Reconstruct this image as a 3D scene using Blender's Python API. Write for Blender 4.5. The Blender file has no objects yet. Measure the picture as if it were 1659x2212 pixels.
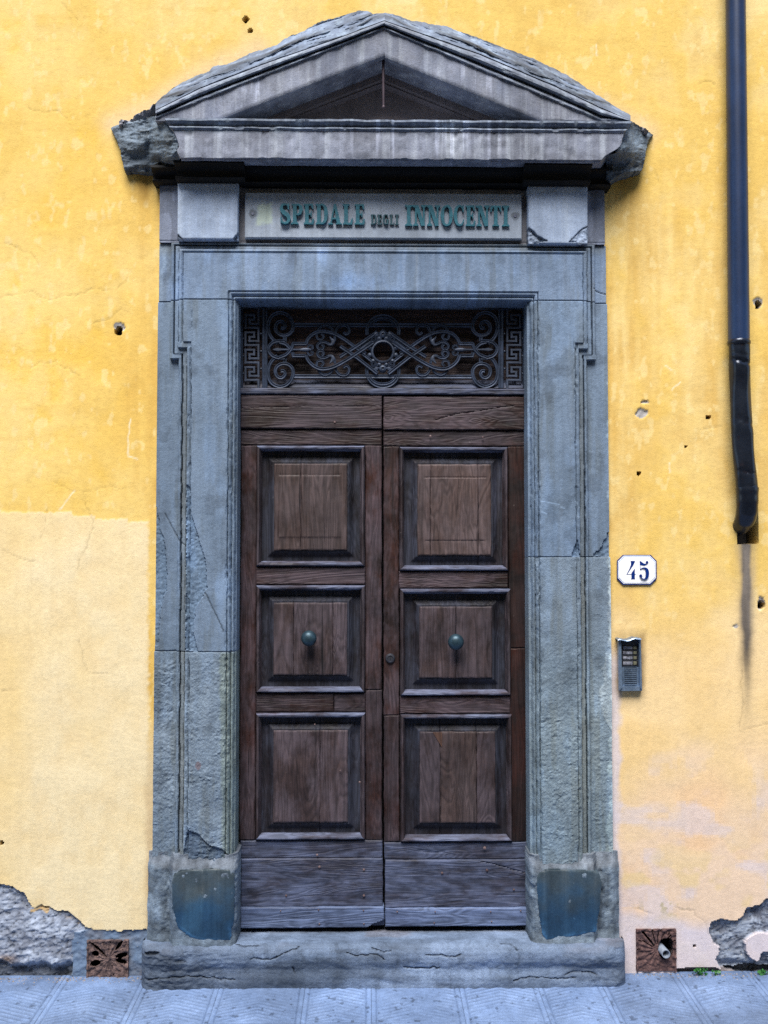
import bpy, bmesh, math, random
import numpy as np
from mathutils import Vector, Matrix

random.seed(7)
R = math.radians
SC = bpy.context.scene
COL = SC.collection

# ---------------------------------------------------------------- camera
F, U0, V0 = 2100.0, 829.5, 1106.0          # focal length and centre in plan units of the measured drawing
TH, PS, DIST, ZC = math.atan(83 / F), math.atan(0.0145), 4.2, 1.80
XC = -DIST * math.tan(PS)
cam_d = bpy.data.cameras.new('camera')
cam = bpy.data.objects.new('camera', cam_d); COL.objects.link(cam)
cam.location = (XC, -DIST, ZC)
cam.rotation_euler = (R(90) + TH, 0, -PS)
cam_d.sensor_fit = 'VERTICAL'; cam_d.sensor_height = 24.0; cam_d.lens = 24.0 * F / 2212.0
cam_d.clip_start = 0.05; cam_d.clip_end = 500
SC.camera = cam

# ---------------------------------------------------------------- sky, sun, exposure
SUN_EL, SUN_AZ = R(58), R(10)               # soft light falling steeply into the street, a touch from the left
w = bpy.data.worlds.new('World'); SC.world = w; w.use_nodes = True
nt = w.node_tree; nt.nodes.clear()
sky = nt.nodes.new('ShaderNodeTexSky'); sky.sky_type = 'NISHITA'; sky.sun_disc = False
sky.sun_elevation = SUN_EL; sky.sun_rotation = R(180) + SUN_AZ
sky.air_density = 1.0; sky.dust_density = 0.4; sky.ozone_density = 1.0
bg = nt.nodes.new('ShaderNodeBackground'); bg.inputs['Strength'].default_value = 0.05
wo = nt.nodes.new('ShaderNodeOutputWorld')
nt.links.new(sky.outputs[0], bg.inputs[0]); nt.links.new(bg.outputs[0], wo.inputs[0])
sun_d = bpy.data.lights.new('sun', 'SUN'); sun_d.energy = 1.5; sun_d.angle = R(36); sun_d.color = (1.0, 0.965, 0.915)
sun = bpy.data.objects.new('sun', sun_d); COL.objects.link(sun)
# the lamp shines along its local -Z: from above and in front of the wall, slightly from the left
_dir = Vector((math.sin(SUN_AZ) * math.cos(SUN_EL), math.cos(SUN_AZ) * math.cos(SUN_EL), -math.sin(SUN_EL)))
sun.rotation_euler = _dir.to_track_quat('-Z', 'Y').to_euler()
sun.location = (-1, -4, 7)
SC.view_settings.view_transform = 'Standard'; SC.view_settings.look = 'None'
SC.view_settings.gamma = 1.0; SC.view_settings.use_curve_mapping = False
SC.view_settings.exposure = 2.2
SC.cycles.max_bounces = 6; SC.cycles.use_denoising = False; SC.cycles.denoising_prefilter = 'ACCURATE'; SC.cycles.use_adaptive_sampling = False

# ---------------------------------------------------------------- survey helpers: drawing units <-> metres on a plane of given depth
_rt = np.array([math.cos(PS), -math.sin(PS), 0])
_fw = np.array([math.sin(PS) * math.cos(TH), math.cos(PS) * math.cos(TH), math.sin(TH)])
_up = np.array([-math.sin(PS) * math.sin(TH), -math.cos(PS) * math.sin(TH), math.cos(TH)])
_cp = np.array([XC, -DIST, ZC])

def P(u, v, y):
    u = np.asarray(u, float); v = np.asarray(v, float); y = np.asarray(y, float)
    a = (u - U0) / F; b = (V0 - v) / F
    dx = _fw[0] + a * _rt[0] + b * _up[0]; dy = _fw[1] + a * _rt[1] + b * _up[1]; dz = _fw[2] + a * _rt[2] + b * _up[2]
    t = (y - _cp[1]) / dy
    return _cp[0] + t * dx, _cp[2] + t * dz

def UV(x, y, z):
    x = np.asarray(x, float) - _cp[0]; y = np.asarray(y, float) - _cp[1]; z = np.asarray(z, float) - _cp[2]
    d = x * _fw[0] + y * _fw[1] + z * _fw[2]
    return U0 + F * (x * _rt[0] + y * _rt[1]) / d, V0 - F * (x * _up[0] + y * _up[1] + z * _up[2]) / d

def X(u, y, v=1106): return float(P(u, v, y)[0])
def Z(v, y, u=829.5): return float(P(u, v, y)[1])

# ---------------------------------------------------------------- value noise
def _hash(ix, iy, seed):
    h = (ix.astype(np.int64) * 374761393 + iy.astype(np.int64) * 668265263 + seed * 974634777) & 0xFFFFFFFF
    h = ((h ^ (h >> 13)) * 1274126177) & 0xFFFFFFFF
    h = h ^ (h >> 16)
    return (h & 0xFFFF) / 32767.5 - 1.0

def vn(x, y, seed=0):
    x = np.asarray(x, float); y = np.asarray(y, float)
    ix = np.floor(x); iy = np.floor(y); fx = x - ix; fy = y - iy
    fx = fx * fx * fx * (fx * (fx * 6 - 15) + 10); fy = fy * fy * fy * (fy * (fy * 6 - 15) + 10)
    a = _hash(ix, iy, seed); b = _hash(ix + 1, iy, seed); c = _hash(ix, iy + 1, seed); d = _hash(ix + 1, iy + 1, seed)
    return (a * (1 - fx) + b * fx) * (1 - fy) + (c * (1 - fx) + d * fx) * fy

def fbm(x, y, seed=0, o=4, g=0.5):
    s = 0; a = 1.0; t = 0
    for i in range(o):
        s = s + a * vn(x * 2 ** i + 17.3 * i, y * 2 ** i - 9.1 * i, seed + i * 13); t += a; a *= g
    return s / t * 1.5

def sst(a, b, x):
    t = np.clip((np.asarray(x, float) - a) / (b - a), 0, 1); return t * t * (3 - 2 * t)

def inpoly(u, v, poly):
    u = np.asarray(u, float); v = np.asarray(v, float); r = np.zeros(np.broadcast(u, v).shape, bool)
    n = len(poly)
    for i in range(n):
        x1, y1 = poly[i]; x2, y2 = poly[(i + 1) % n]
        if y1 == y2: continue
        c = ((y1 > v) != (y2 > v)) & (u < (x2 - x1) * (v - y1) / (y2 - y1) + x1)
        r ^= c
    return r

def segdist(u, v, pts):
    d = np.full(np.broadcast(u, v).shape, 1e9)
    for (x1, y1), (x2, y2) in zip(pts[:-1], pts[1:]):
        L = (x2 - x1) ** 2 + (y2 - y1) ** 2 + 1e-9
        t = np.clip(((u - x1) * (x2 - x1) + (v - y1) * (y2 - y1)) / L, 0, 1)
        d = np.minimum(d, np.hypot(u - x1 - t * (x2 - x1), v - y1 - t * (y2 - y1)))
    return d

# ---------------------------------------------------------------- objects
def C(r, g, b, k=1.0):
    f = lambda c: (c / 255 / 12.92 if c / 255 <= 0.04045 else ((c / 255 + 0.055) / 1.055) ** 2.4) * k
    return (f(r), f(g), f(b))

def thing(name, label, cat, loc=(0, 0, 0), group=None):
    o = bpy.data.objects.new(name, None); COL.objects.link(o); o.location = loc; o.empty_display_size = 0.1
    o['label'] = label; o['category'] = cat
    if group: o['group'] = group
    return o

def world_loc(o):
    v = Vector(o.location)
    while o.parent is not None:
        v = v + 0 * v; o = o.parent
    return v

def link(name, me, mat, parent=None):
    o = bpy.data.objects.new(name, me); COL.objects.link(o)
    if mat: me.materials.append(mat)
    if parent is not None:
        o.parent = parent
        l = parent
        if l.type == 'EMPTY': o.matrix_parent_inverse = Matrix.Translation(l.location).inverted()
    return o

def finish(me, smooth=35):
    if smooth:
        me.polygons.foreach_set('use_smooth', np.ones(len(me.polygons), bool))
        me.set_sharp_from_angle(angle=R(smooth))
    me.update()

def quads(name, V, Q, mat, parent=None, tint=None, smooth=35):
    V = np.asarray(V, np.float32); Q = np.asarray(Q, np.int32)
    used = np.unique(Q); rem = np.full(len(V), -1, np.int32); rem[used] = np.arange(len(used)); V = V[used]; Q = rem[Q]
    me = bpy.data.meshes.new(name)
    me.vertices.add(len(V)); me.vertices.foreach_set('co', V.ravel())
    me.loops.add(Q.size); me.loops.foreach_set('vertex_index', Q.ravel())
    me.polygons.add(len(Q)); me.polygons.foreach_set('loop_start', np.arange(0, Q.size, 4, dtype=np.int32))
    me.polygons.foreach_set('loop_total', np.full(len(Q), 4, np.int32))
    me.update(calc_edges=True)
    if tint is not None:
        t = np.ones((len(used), 4), np.float32); t[:, :3] = np.asarray(tint, np.float32)[used]
        at = me.color_attributes.new('tint', 'FLOAT_COLOR', 'POINT'); at.data.foreach_set('color', t.ravel())
    finish(me, smooth)
    return link(name, me, mat, parent)

def gridq(nz, nx, keep=None):
    i, j = np.meshgrid(np.arange(nz - 1), np.arange(nx - 1), indexing='ij')
    a = i * nx + j
    q = np.stack([a, a + 1, a + nx + 1, a + nx], -1)
    return q if keep is None else q, (np.ones((nz - 1, nx - 1), bool) if keep is None else keep)

def skirted(name, XX, YY, ZZ, yb, mat, parent=None, tint=None, keep=None, smooth=35, skirt=True):
    """grid surface facing the street (x rightwards, z upwards) closed backwards to depth yb"""
    nz, nx = XX.shape
    q, k = gridq(nz, nx, keep)
    n = nz * nx
    V = np.stack([XX.ravel(), YY.ravel(), ZZ.ravel()], -1)
    Q = [q[k]]
    if skirt:
        VB = V.copy(); VB[:, 1] = yb if np.isscalar(yb) else np.asarray(yb).ravel()
        V = np.concatenate([V, VB])
        kp = np.pad(k, 1)
        for (di, dj, e0, e1) in ((-1, 0, 0, 1), (0, 1, 1, 2), (1, 0, 2, 3), (0, -1, 3, 0)):
            nb = kp[1 + di:1 + di + nz - 1, 1 + dj:1 + dj + nx - 1]
            m = k & ~nb
            a = q[m][:, e0]; b = q[m][:, e1]
            Q.append(np.stack([b, a, a + n, b + n], -1))
        if tint is not None: tint = np.concatenate([tint.reshape(-1, 3)] * 2)
    elif tint is not None: tint = tint.reshape(-1, 3)
    return quads(name, V, np.concatenate(Q), mat, parent, tint, smooth)

def lin(a, b, step): return np.linspace(a, b, max(2, int(round(abs(b - a) / step)) + 1))

def relief(name, x0, x1, z0, z1, fn, yb, mat, parent=None, step=0.004, tint=None, keepf=None, smooth=35, wob=0.0, seed=1):
    """block with a worked front: fn(x, z) gives the depth of its face"""
    xs, zs = lin(x0, x1, step), lin(z0, z1, step)
    XX, ZZ = np.meshgrid(xs, zs)
    YY = fn(XX, ZZ)
    k = keepf((XX[:-1, :-1] + XX[1:, 1:]) / 2, (ZZ[:-1, :-1] + ZZ[1:, 1:]) / 2) if keepf else None
    T = tint(XX, ZZ) if tint else None
    if wob:
        ex = np.minimum(XX - x0, x1 - XX); ez = np.minimum(ZZ - z0, z1 - ZZ)
        XX = XX + wob * fbm(ZZ * 30, XX * 3, seed + 5) * (ex < step); ZZ = ZZ + wob * fbm(xs[None, :] * 30, zs[:, None] * 3, seed + 9) * (ez < step)
    return skirted(name, XX, YY, ZZ, yb, mat, parent, T, k, smooth)

def eround(XX, ZZ, x0, x1, z0, z1, r, depth):
    """arris wear: how far the face drops near the edges of a block"""
    e = np.minimum(np.minimum(XX - x0, x1 - XX), np.minimum(ZZ - z0, z1 - ZZ))
    t = np.clip(1 - e / r, 0, 1)
    return depth * (1 - np.sqrt(np.maximum(0, 1 - t * t)))

def slabbox(name, u0, u1, v0, v1, y, yb, mat, parent, r=0.004, d=0.004, amp=0.0006, seed=1, step=0.006, tint=None, wob=0.0008):
    """a plain board or block: drawing rectangle at depth y"""
    um, vm = (u0 + u1) / 2, (v0 + v1) / 2
    x0, x1 = X(u0, y, vm), X(u1, y, vm); z0, z1 = Z(v1, y, um), Z(v0, y, um)
    f = lambda a, b: y + eround(a, b, x0, x1, z0, z1, r, d) + amp * fbm(a * 30, b * 30, seed)
    return relief(name, x0, x1, z0, z1, f, yb, mat, parent, step, tint, wob=wob, seed=seed)

def extrude_x(name, prof, x0, x1, n, mat, parent=None, amp=0.0, freq=20, seed=3, smooth=40, endfn=None, amp2=0.0):
    """moulding: closed section [(y, z)] run along x"""
    pr = np.array(prof, float); m = len(pr)
    xs = np.linspace(x0, x1, n)
    XX = np.repeat(xs[:, None], m, 1); YY = np.repeat(pr[None, :, 0], n, 0); ZZ = np.repeat(pr[None, :, 1], n, 0)
    if amp:
        s = np.concatenate([[0], np.cumsum(np.hypot(*np.diff(pr, axis=0).T))])[None, :]
        front = np.clip((pr[:, 0].max() - pr[None, :, 0]) / 0.03, 0, 1)
        YY = YY + amp * fbm(XX * freq, s * freq * 2.5, seed, 5) * front; ZZ = ZZ + amp * 0.8 * fbm(XX * freq, s * freq * 2.5, seed + 31, 5) * front
    if endfn is not None: XX, YY, ZZ = endfn(XX, YY, ZZ)
    V = np.stack([XX, YY, ZZ], -1).reshape(-1, 3)
    F_ = []
    for i in range(n - 1):
        for j in range(m):
            a, b = i * m + j, i * m + (j + 1) % m
            F_.append((a, a + m, b + m, b))
    F_.append(tuple(range(m))); F_.append(tuple((n - 1) * m + j for j in range(m - 1, -1, -1)))
    return poly(name, V, F_, mat, parent, smooth)

def poly(name, V, F_, mat, parent=None, smooth=35, fix=True):
    me = bpy.data.meshes.new(name); me.from_pydata([tuple(map(float, p)) for p in V], [], F_); me.update()
    if fix:
        bm = bmesh.new(); bm.from_mesh(me); bmesh.ops.recalc_face_normals(bm, faces=bm.faces); bm.to_mesh(me); bm.free()
    finish(me, smooth)
    return link(name, me, mat, parent)

def box(name, x0, x1, y0, y1, z0, z1, mat, parent=None, bev=0.002):
    bm = bmesh.new(); bmesh.ops.create_cube(bm, size=1)
    for v in bm.verts: v.co = ((x0 + x1) / 2 + v.co.x * (x1 - x0), (y0 + y1) / 2 + v.co.y * (y1 - y0), (z0 + z1) / 2 + v.co.z * (z1 - z0))
    if bev: bmesh.ops.bevel(bm, geom=bm.edges[:], offset=bev, segments=2, affect='EDGES', profile=0.6)
    me = bpy.data.meshes.new(name); bm.to_mesh(me); bm.free(); finish(me, 30)
    return link(name, me, mat, parent)

def lathe(name, prof, c, mat, parent=None, n=28, axis='y', cap=True):
    """prof [(radius, along)] turned round an axis through c"""
    V = []; F_ = []
    m = len(prof)
    for i in range(n):
        a = 2 * math.pi * i / n
        for r, t in prof:
            if axis == 'y': V.append((c[0] + r * math.cos(a), c[1] + t, c[2] + r * math.sin(a)))
            else: V.append((c[0] + r * math.cos(a), c[1] + r * math.sin(a), c[2] + t))
    for i in range(n):
        for j in range(m - 1):
            a, b = i * m + j, ((i + 1) % n) * m + j
            F_.append((a, b, b + 1, a + 1))
    if cap: F_.append(tuple(i * m for i in range(n))); F_.append(tuple(i * m + m - 1 for i in range(n)))
    return poly(name, V, F_, mat, parent, 40)

def ribbon(name, pts, wd, th, y, mat, parent, closed=False, grooved=True, taper=None):
    """wrought bar following a line drawn in the plane of depth y; pts in metres (x, z)"""
    p = np.array(pts, float); n = len(p)
    if closed: t = np.roll(p, -1, 0) - np.roll(p, 1, 0)
    else:
        t = np.gradient(p, axis=0)
    seg = np.linalg.norm(t, axis=1, keepdims=True); t = t / np.maximum(seg, 1e-9)
    nrm = np.stack([-t[:, 1], t[:, 0]], -1)
    # mitre correction at sharp corners
    if not closed and n > 2:
        d0 = p[1:-1] - p[:-2]; d1 = p[2:] - p[1:-1]
        d0 /= np.linalg.norm(d0, axis=1, keepdims=True); d1 /= np.linalg.norm(d1, axis=1, keepdims=True)
        n0 = np.stack([-d0[:, 1], d0[:, 0]], -1); b = n0 + np.stack([-d1[:, 1], d1[:, 0]], -1)
        L = np.linalg.norm(b, axis=1, keepdims=True); b = b / np.maximum(L, 1e-6)
        nrm[1:-1] = b / np.maximum(np.abs((b * n0).sum(1, keepdims=True)), 0.5)
    cs = [(-.5, 0), (-.5, -.75), (-.34, -1), (0, -.62), (.34, -1), (.5, -.75), (.5, 0)] if grooved else [(-.5, 0), (-.5, -.8), (-.32, -1), (.32, -1), (.5, -.8), (.5, 0)]
    m = len(cs); V = []
    for i in range(n):
        k = 1.0 if taper is None else taper[i]
        for a, b in cs: V.append((p[i, 0] + nrm[i, 0] * a * wd * k, y + b * th, p[i, 1] + nrm[i, 1] * a * wd * k))
    F_ = []
    for i in range(n if closed else n - 1):
        i2 = (i + 1) % n
        for j in range(m):
            F_.append((i * m + j, i2 * m + j, i2 * m + (j + 1) % m, i * m + (j + 1) % m))
    if not closed: F_ += [tuple(range(m)), tuple((n - 1) * m + j for j in range(m))]
    return poly(name, V, F_, mat, parent, 40)

def tube(name, pts, rad, mat, parent=None, n=20, ry=None, disp=None, cap=True):
    """pipe through pts (x, y, z) with a radius (and a second one in depth) at each"""
    p = np.array(pts, float); m = len(p)
    t = np.gradient(p, axis=0); t /= np.linalg.norm(t, axis=1, keepdims=True)
    V = []; F_ = []
    for i in range(m):
        T = Vector(t[i]); side = Vector((1, 0, 0)); side = (side - T * side.dot(T)).normalized(); bn = T.cross(side)
        for k in range(n):
            a = 2 * math.pi * k / n
            rx = rad[i]; rr = (ry[i] if ry is not None else rad[i])
            s = 1.0 if disp is None else disp(i, a)
            V.append(Vector(p[i]) + side * math.cos(a) * rx * s + bn * math.sin(a) * rr * s)
    for i in range(m - 1):
        for k in range(n):
            F_.append((i * n + k, i * n + (k + 1) % n, (i + 1) * n + (k + 1) % n, (i + 1) * n + k))
    if cap: F_ += [tuple(range(n)), tuple((m - 1) * n + k for k in range(n))]
    return poly(name, V, F_, mat, parent, 40)

# ---------------------------------------------------------------- materials
class Mat:
    def __init__(s, name, rough=0.8, metal=0.0, spec=0.3):
        s.m = bpy.data.materials.new(name); s.m.use_nodes = True; s.t = s.m.node_tree; s.t.nodes.clear()
        s.out = s.t.nodes.new('ShaderNodeOutputMaterial'); s.b = s.t.nodes.new('ShaderNodeBsdfPrincipled')
        s.t.links.new(s.b.outputs[0], s.out.inputs[0])
        s.b.inputs['Roughness'].default_value = rough; s.b.inputs['Metallic'].default_value = metal
        s.b.inputs['Specular IOR Level'].default_value = spec
        s.co = s.t.nodes.new('ShaderNodeTexCoord').outputs['Object']
    def set(s, i, val):
        if hasattr(val, 'links') or isinstance(val, bpy.types.NodeSocket): s.t.links.new(val, i)
        elif isinstance(val, (tuple, list)) and len(val) == 3 and i.type == 'RGBA': i.default_value = (*val, 1)
        else: i.default_value = val
    def n(s, typ, out=0, props=None, **ins):
        nd = s.t.nodes.new(typ)
        for k, v in (props or {}).items(): setattr(nd, k, v)
        for k, v in ins.items():
            key = int(k[1:]) if k[0] == 'i' and k[1:].isdigit() else k.replace('_', ' ')
            s.set(nd.inputs[key], v)
        return nd.outputs[out]
    def noise(s, scale, detail=4, rough=0.55, vec=None, dist=0.0, out=0):
        return s.n('ShaderNodeTexNoise', out, Vector=vec if vec is not None else s.co, Scale=scale, Detail=detail, Roughness=rough, Distortion=dist)
    def map(s, scale, vec=None, loc=(0, 0, 0), rot=(0, 0, 0)):
        return s.n('ShaderNodeMapping', Vector=vec if vec is not None else s.co, Scale=scale, Location=loc, Rotation=rot)
    def ramp(s, fac, stops):
        nd = s.t.nodes.new('ShaderNodeValToRGB'); e = nd.color_ramp.elements
        while len(e) < len(stops): e.new(0.5)
        for k, (p, c) in zip(e, stops):
            k.position = p; k.color = (*c, 1) if isinstance(c, tuple) else (c, c, c, 1)
        s.t.links.new(fac, nd.inputs[0]); return nd.outputs[0]
    def mix(s, f, a, b, mode='MIX'):
        nd = s.t.nodes.new('ShaderNodeMix'); nd.data_type = 'RGBA'; nd.blend_type = mode
        s.set(nd.inputs[0], f); s.set(nd.inputs[6], a); s.set(nd.inputs[7], b); return nd.outputs[2]
    def math(s, op, a, b=0.0):
        nd = s.t.nodes.new('ShaderNodeMath'); nd.operation = op; s.set(nd.inputs[0], a); s.set(nd.inputs[1], b); return nd.outputs[0]
    def tint(s): return s.n('ShaderNodeAttribute', 0, {'attribute_name': 'tint'})
    def color(s, c): s.set(s.b.inputs['Base Color'], c)
    def bump(s, h, strength=0.4, dist=0.002, normal=None):
        kw = dict(Height=h, Strength=strength, Distance=dist)
        if normal is not None: kw['Normal'] = normal
        o = s.n('ShaderNodeBump', **kw); s.set(s.b.inputs['Normal'], o); return o

def stone_mat(name, ca, cb, streak=0.0, cs=(0.5, 0.55, 0.6), bumpk=0.5, rough=0.72, tint=True, fine=0.35, scale=1.0, k=0.8, mott=0.4):
    ca, cb, cs = [tuple(k * q for q in c_) for c_ in (ca, cb, cs)]
    bumpk *= 1.1; fine *= 1.35
    m = Mat(name, rough, 0, 0.35)
    big = m.noise(2.4 * scale, 5, 0.6); med = m.noise(11 * scale, 7, 0.68, None, 0.6); fin = m.noise(230, 4, 0.7); sp = m.noise(75, 3, 0.75)
    c = m.mix(m.ramp(big, [(0.33, 0.0), (0.68, 1.0)]), ca, cb)
    c = m.mix(m.ramp(med, [(0.30, mott), (0.50, 0.0)]), c, tuple(0.5 * q for q in ca))
    vs = m.noise(1.0, 6, 0.62, m.map((34, 34, 2.2))); c = m.mix(0.35, c, m.ramp(vs, [(0.30, 0.55), (0.5, 1.0), (0.70, 1.35)]), 'MULTIPLY')
    if streak:
        st = m.noise(1.0, 5, 0.6, m.map((26, 26, 1.1)))
        c = m.mix(m.math('MULTIPLY', m.ramp(st, [(0.50, 0.0), (0.68, 1.0)]), streak), c, cs)
        st2 = m.noise(1.0, 5, 0.6, m.map((19, 19, 0.9), loc=(3, 1, 5)))
        c = m.mix(m.math('MULTIPLY', m.ramp(st2, [(0.50, 0.0), (0.70, 1.0)]), streak * 0.8), c, tuple(0.45 * q for q in ca))
    c = m.mix(fine, c, m.ramp(fin, [(0.30, 0.35), (0.5, 0.95), (0.72, 1.6)]), 'MULTIPLY')
    c = m.mix(m.ramp(sp, [(0.68, 0.0), (0.80, 0.3)]), c, (0.75, 0.78, 0.8))
    c = m.mix(m.ramp(sp, [(0.20, 0.4), (0.28, 0.0)]), c, (0.03, 0.035, 0.045))
    if tint: c = m.mix(1.0, c, m.tint(), 'MULTIPLY')
    m.color(c)
    h = m.math('ADD', m.math('MULTIPLY', fin, 0.5), m.math('ADD', m.math('MULTIPLY', sp, 0.8), m.math('MULTIPLY', med, 0.5)))
    m.bump(h, bumpk, 0.004)
    return m.m

def wood_mat(name, grain, dark, mid, worn, wear=0.5, red=None, bumpk=0.9, k=0.52, cool=False):
    k = k * .7; hue = (.95, 1.0, 1.14) if cool else (1.06, .95, .93); sh = lambda c: (c[0] * k * hue[0], c[1] * k * hue[1], c[2] * k * hue[2])
    dark, mid, worn = sh(dark), sh(mid), sh(worn)
    if red is not None: red = sh(red)
    m = Mat(name, 0.62, 0, 0.32)
    rnd = m.n('ShaderNodeObjectInfo', 5)
    off = m.n('ShaderNodeVectorMath', 0, {'operation': 'SCALE'}, i0=(7.3, 3.1, 11.7), Scale=rnd)
    co = m.n('ShaderNodeVectorMath', 0, {'operation': 'ADD'}, i0=m.co, i1=off)
    s1 = (70, 30, 3.2) if grain == 'z' else (3.2, 30, 70)
    s2 = (9, 9, 1.0) if grain == 'z' else (1.0, 9, 9)
    s3 = (210, 80, 7) if grain == 'z' else (7, 80, 210)
    fib = m.noise(1.0, 6, 0.65, m.map(s1, co), 0.4)
    fine = m.noise(1.0, 3, 0.6, m.map(s3, co))
    fig = m.noise(1.0, 3, 0.5, m.map(s2, co), 0.8)
    kd = m.n('ShaderNodeTexVoronoi', 0, Vector=m.map((1, 1, .55) if grain == 'z' else (.55, 1, 1), co), Scale=5.0)
    fig = m.math('ADD', fig, m.math('MULTIPLY', m.ramp(kd, [(0.0, 1.0), (0.10, 0.45), (0.30, 0.0)]), 0.28))
    ring = m.math('SINE', m.math('MULTIPLY', fig, 95.0)); ring = m.math('ADD', m.math('MULTIPLY', ring, 0.5), 0.5)
    blot = m.noise(5.5, 6, 0.6, co); wr = m.noise(9.0, 7, 0.68, m.map((1, 1, 0.5) if grain == 'z' else (0.5, 1, 1), co, (4, 2, 8)))
    c = m.mix(m.ramp(blot, [(0.35, 0.0), (0.66, 1.0)]), dark, mid)
    if red is not None: c = m.mix(m.ramp(m.noise(4.0, 5, 0.6, co), [(0.48, 0.0), (0.62, 0.85)]), c, red)
    c = m.mix(m.math('MULTIPLY', m.ramp(wr, [(0.40, 0.0), (0.58, 1.0)]), wear), c, worn)
    c = m.mix(0.62, c, m.ramp(fib, [(0.28, 0.22), (0.5, 0.95), (0.72, 1.75)]), 'MULTIPLY')
    pv = m.math('ADD', m.math('MULTIPLY', rnd, 0.5), 0.76); c = m.mix(1.0, c, m.n('ShaderNodeCombineColor', Red=pv, Green=pv, Blue=pv), 'MULTIPLY')
    c = m.mix(m.ramp(kd, [(0.02, 0.8), (0.055, 0.0)]), c, tuple(q * .3 for q in dark))
    c = m.mix(0.5, c, m.ramp(ring, [(0.0, 0.45), (0.45, 1.0), (1.0, 1.25)]), 'MULTIPLY')
    c = m.mix(m.ramp(fine, [(0.27, 0.7), (0.36, 0.0)]), c, (0.006, 0.005, 0.006))
    sp = m.noise(60, 2, 0.6, co); c = m.mix(m.ramp(sp, [(0.74, 0.0), (0.80, 0.35)]), c, (0.24, 0.21, 0.20))
    ck = m.noise(1.0, 2, 0.5, m.map((55, 40, 1.3) if grain == 'z' else (1.3, 40, 55), co, (2, 5, 1)))
    c = m.mix(m.ramp(ck, [(0.235, 0.95), (0.26, 0.0)]), c, (0.004, 0.003, 0.004))
    m.color(c)
    h = m.math('ADD', m.math('MULTIPLY', fib, 0.8), m.math('ADD', m.math('MULTIPLY', ring, 0.35), m.math('MULTIPLY', fine, 0.5)))
    m.bump(h, bumpk, 0.003)
    m.set(m.b.inputs['Roughness'], m.ramp(wr, [(0.3, 0.5), (0.7, 0.75)]))
    return m.m

def plain_mat(name, ca, cb, rough=0.5, metal=0.0, spec=0.4, sc=14, bumpk=0.25, spots=None):
    m = Mat(name, rough, metal, spec)
    n1 = m.noise(sc, 6, 0.6); n2 = m.noise(160, 3, 0.6)
    c = m.mix(m.ramp(n1, [(0.35, 0.0), (0.65, 1.0)]), ca, cb)
    c = m.mix(0.3, c, m.ramp(n2, [(0.3, 0.5), (0.7, 1.5)]), 'MULTIPLY')
    if spots: c = m.mix(m.ramp(m.noise(sc * 2.7, 5, 0.65), [(0.58, 0.0), (0.68, 0.9)]), c, spots)
    m.color(c); m.bump(m.math('ADD', n1, m.math('MULTIPLY', n2, 0.5)), bumpk, 0.002)
    return m.m

STONE = stone_mat('grey_blue_sandstone', C(104, 122, 142), C(130, 150, 174), 0.14, C(160, 176, 195), k=0.78)
STONE_LOW = stone_mat('rough_tooled_grey_sandstone', C(110, 127, 144), C(140, 157, 174), 0.12, C(165, 178, 188), bumpk=0.9, k=0.82, mott=0.55)
STONE_LINTEL = stone_mat('pale_blue_sandstone', C(112, 132, 158), C(140, 162, 192), 0.25, C(165, 180, 205), fine=0.3, k=0.8)
STONE_CORNICE = stone_mat('streaked_cornice_stone', C(106, 109, 120), C(146, 153, 172), 0.4, C(192, 200, 210), fine=0.3, k=1.0, mott=0.5)
STONE_BED = stone_mat('grey_moulding_stone', C(100, 102, 110), C(122, 124, 132), 0.2)  # plain grey for the bed mouldings
STONE_ROUGH = stone_mat('weathered_rough_stone', C(92, 106, 120), C(138, 154, 170), 0.1, C(165, 175, 185), bumpk=1.0, scale=2.2, fine=0.45, k=0.8, mott=0.8)
STONE_FRIEZE = stone_mat('mauve_grey_frieze_stone', C(112, 113, 122), C(138, 140, 150), 0.3, C(160, 163, 172), fine=0.3)
STONE_BLOCK = stone_mat('pale_frieze_block_stone', C(128, 142, 164), C(162, 177, 200), 0.25, C(190, 200, 210), bumpk=0.3, fine=0.25, k=1.15, mott=0.3)
STONE_PLAQUE = stone_mat('plaque_stone', C(130, 140, 154), C(156, 167, 182), 0.1, bumpk=0.2, fine=0.22, k=1.12, mott=0.2)
STONE_STEP = stone_mat('layered_step_stone', C(98, 114, 136), C(146, 166, 196), 0.0, bumpk=0.8, scale=1.5, fine=0.4, k=0.78, mott=0.6)
STONE_INSET = stone_mat('dark_blue_polished_stone', C(62, 82, 98), C(84, 102, 116), 0.3, C(120, 134, 144), bumpk=0.15, rough=0.4, fine=0.3, k=0.6)
DARK_FILL = stone_mat('dark_void_and_stone', C(30, 30, 34), C(40, 40, 46), tint=False)  # also paints the darkness behind the door opening
PAVE = stone_mat('tooled_paving_stone', C(118, 142, 182), C(138, 162, 202), 0.0, bumpk=0.35, fine=0.35, scale=2, k=0.74, mott=0.3)
MORTAR = stone_mat('grey_mortar', C(128, 130, 140), C(165, 165, 175), 0.0, bumpk=0.9, tint=False, scale=3, fine=0.5)

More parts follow.
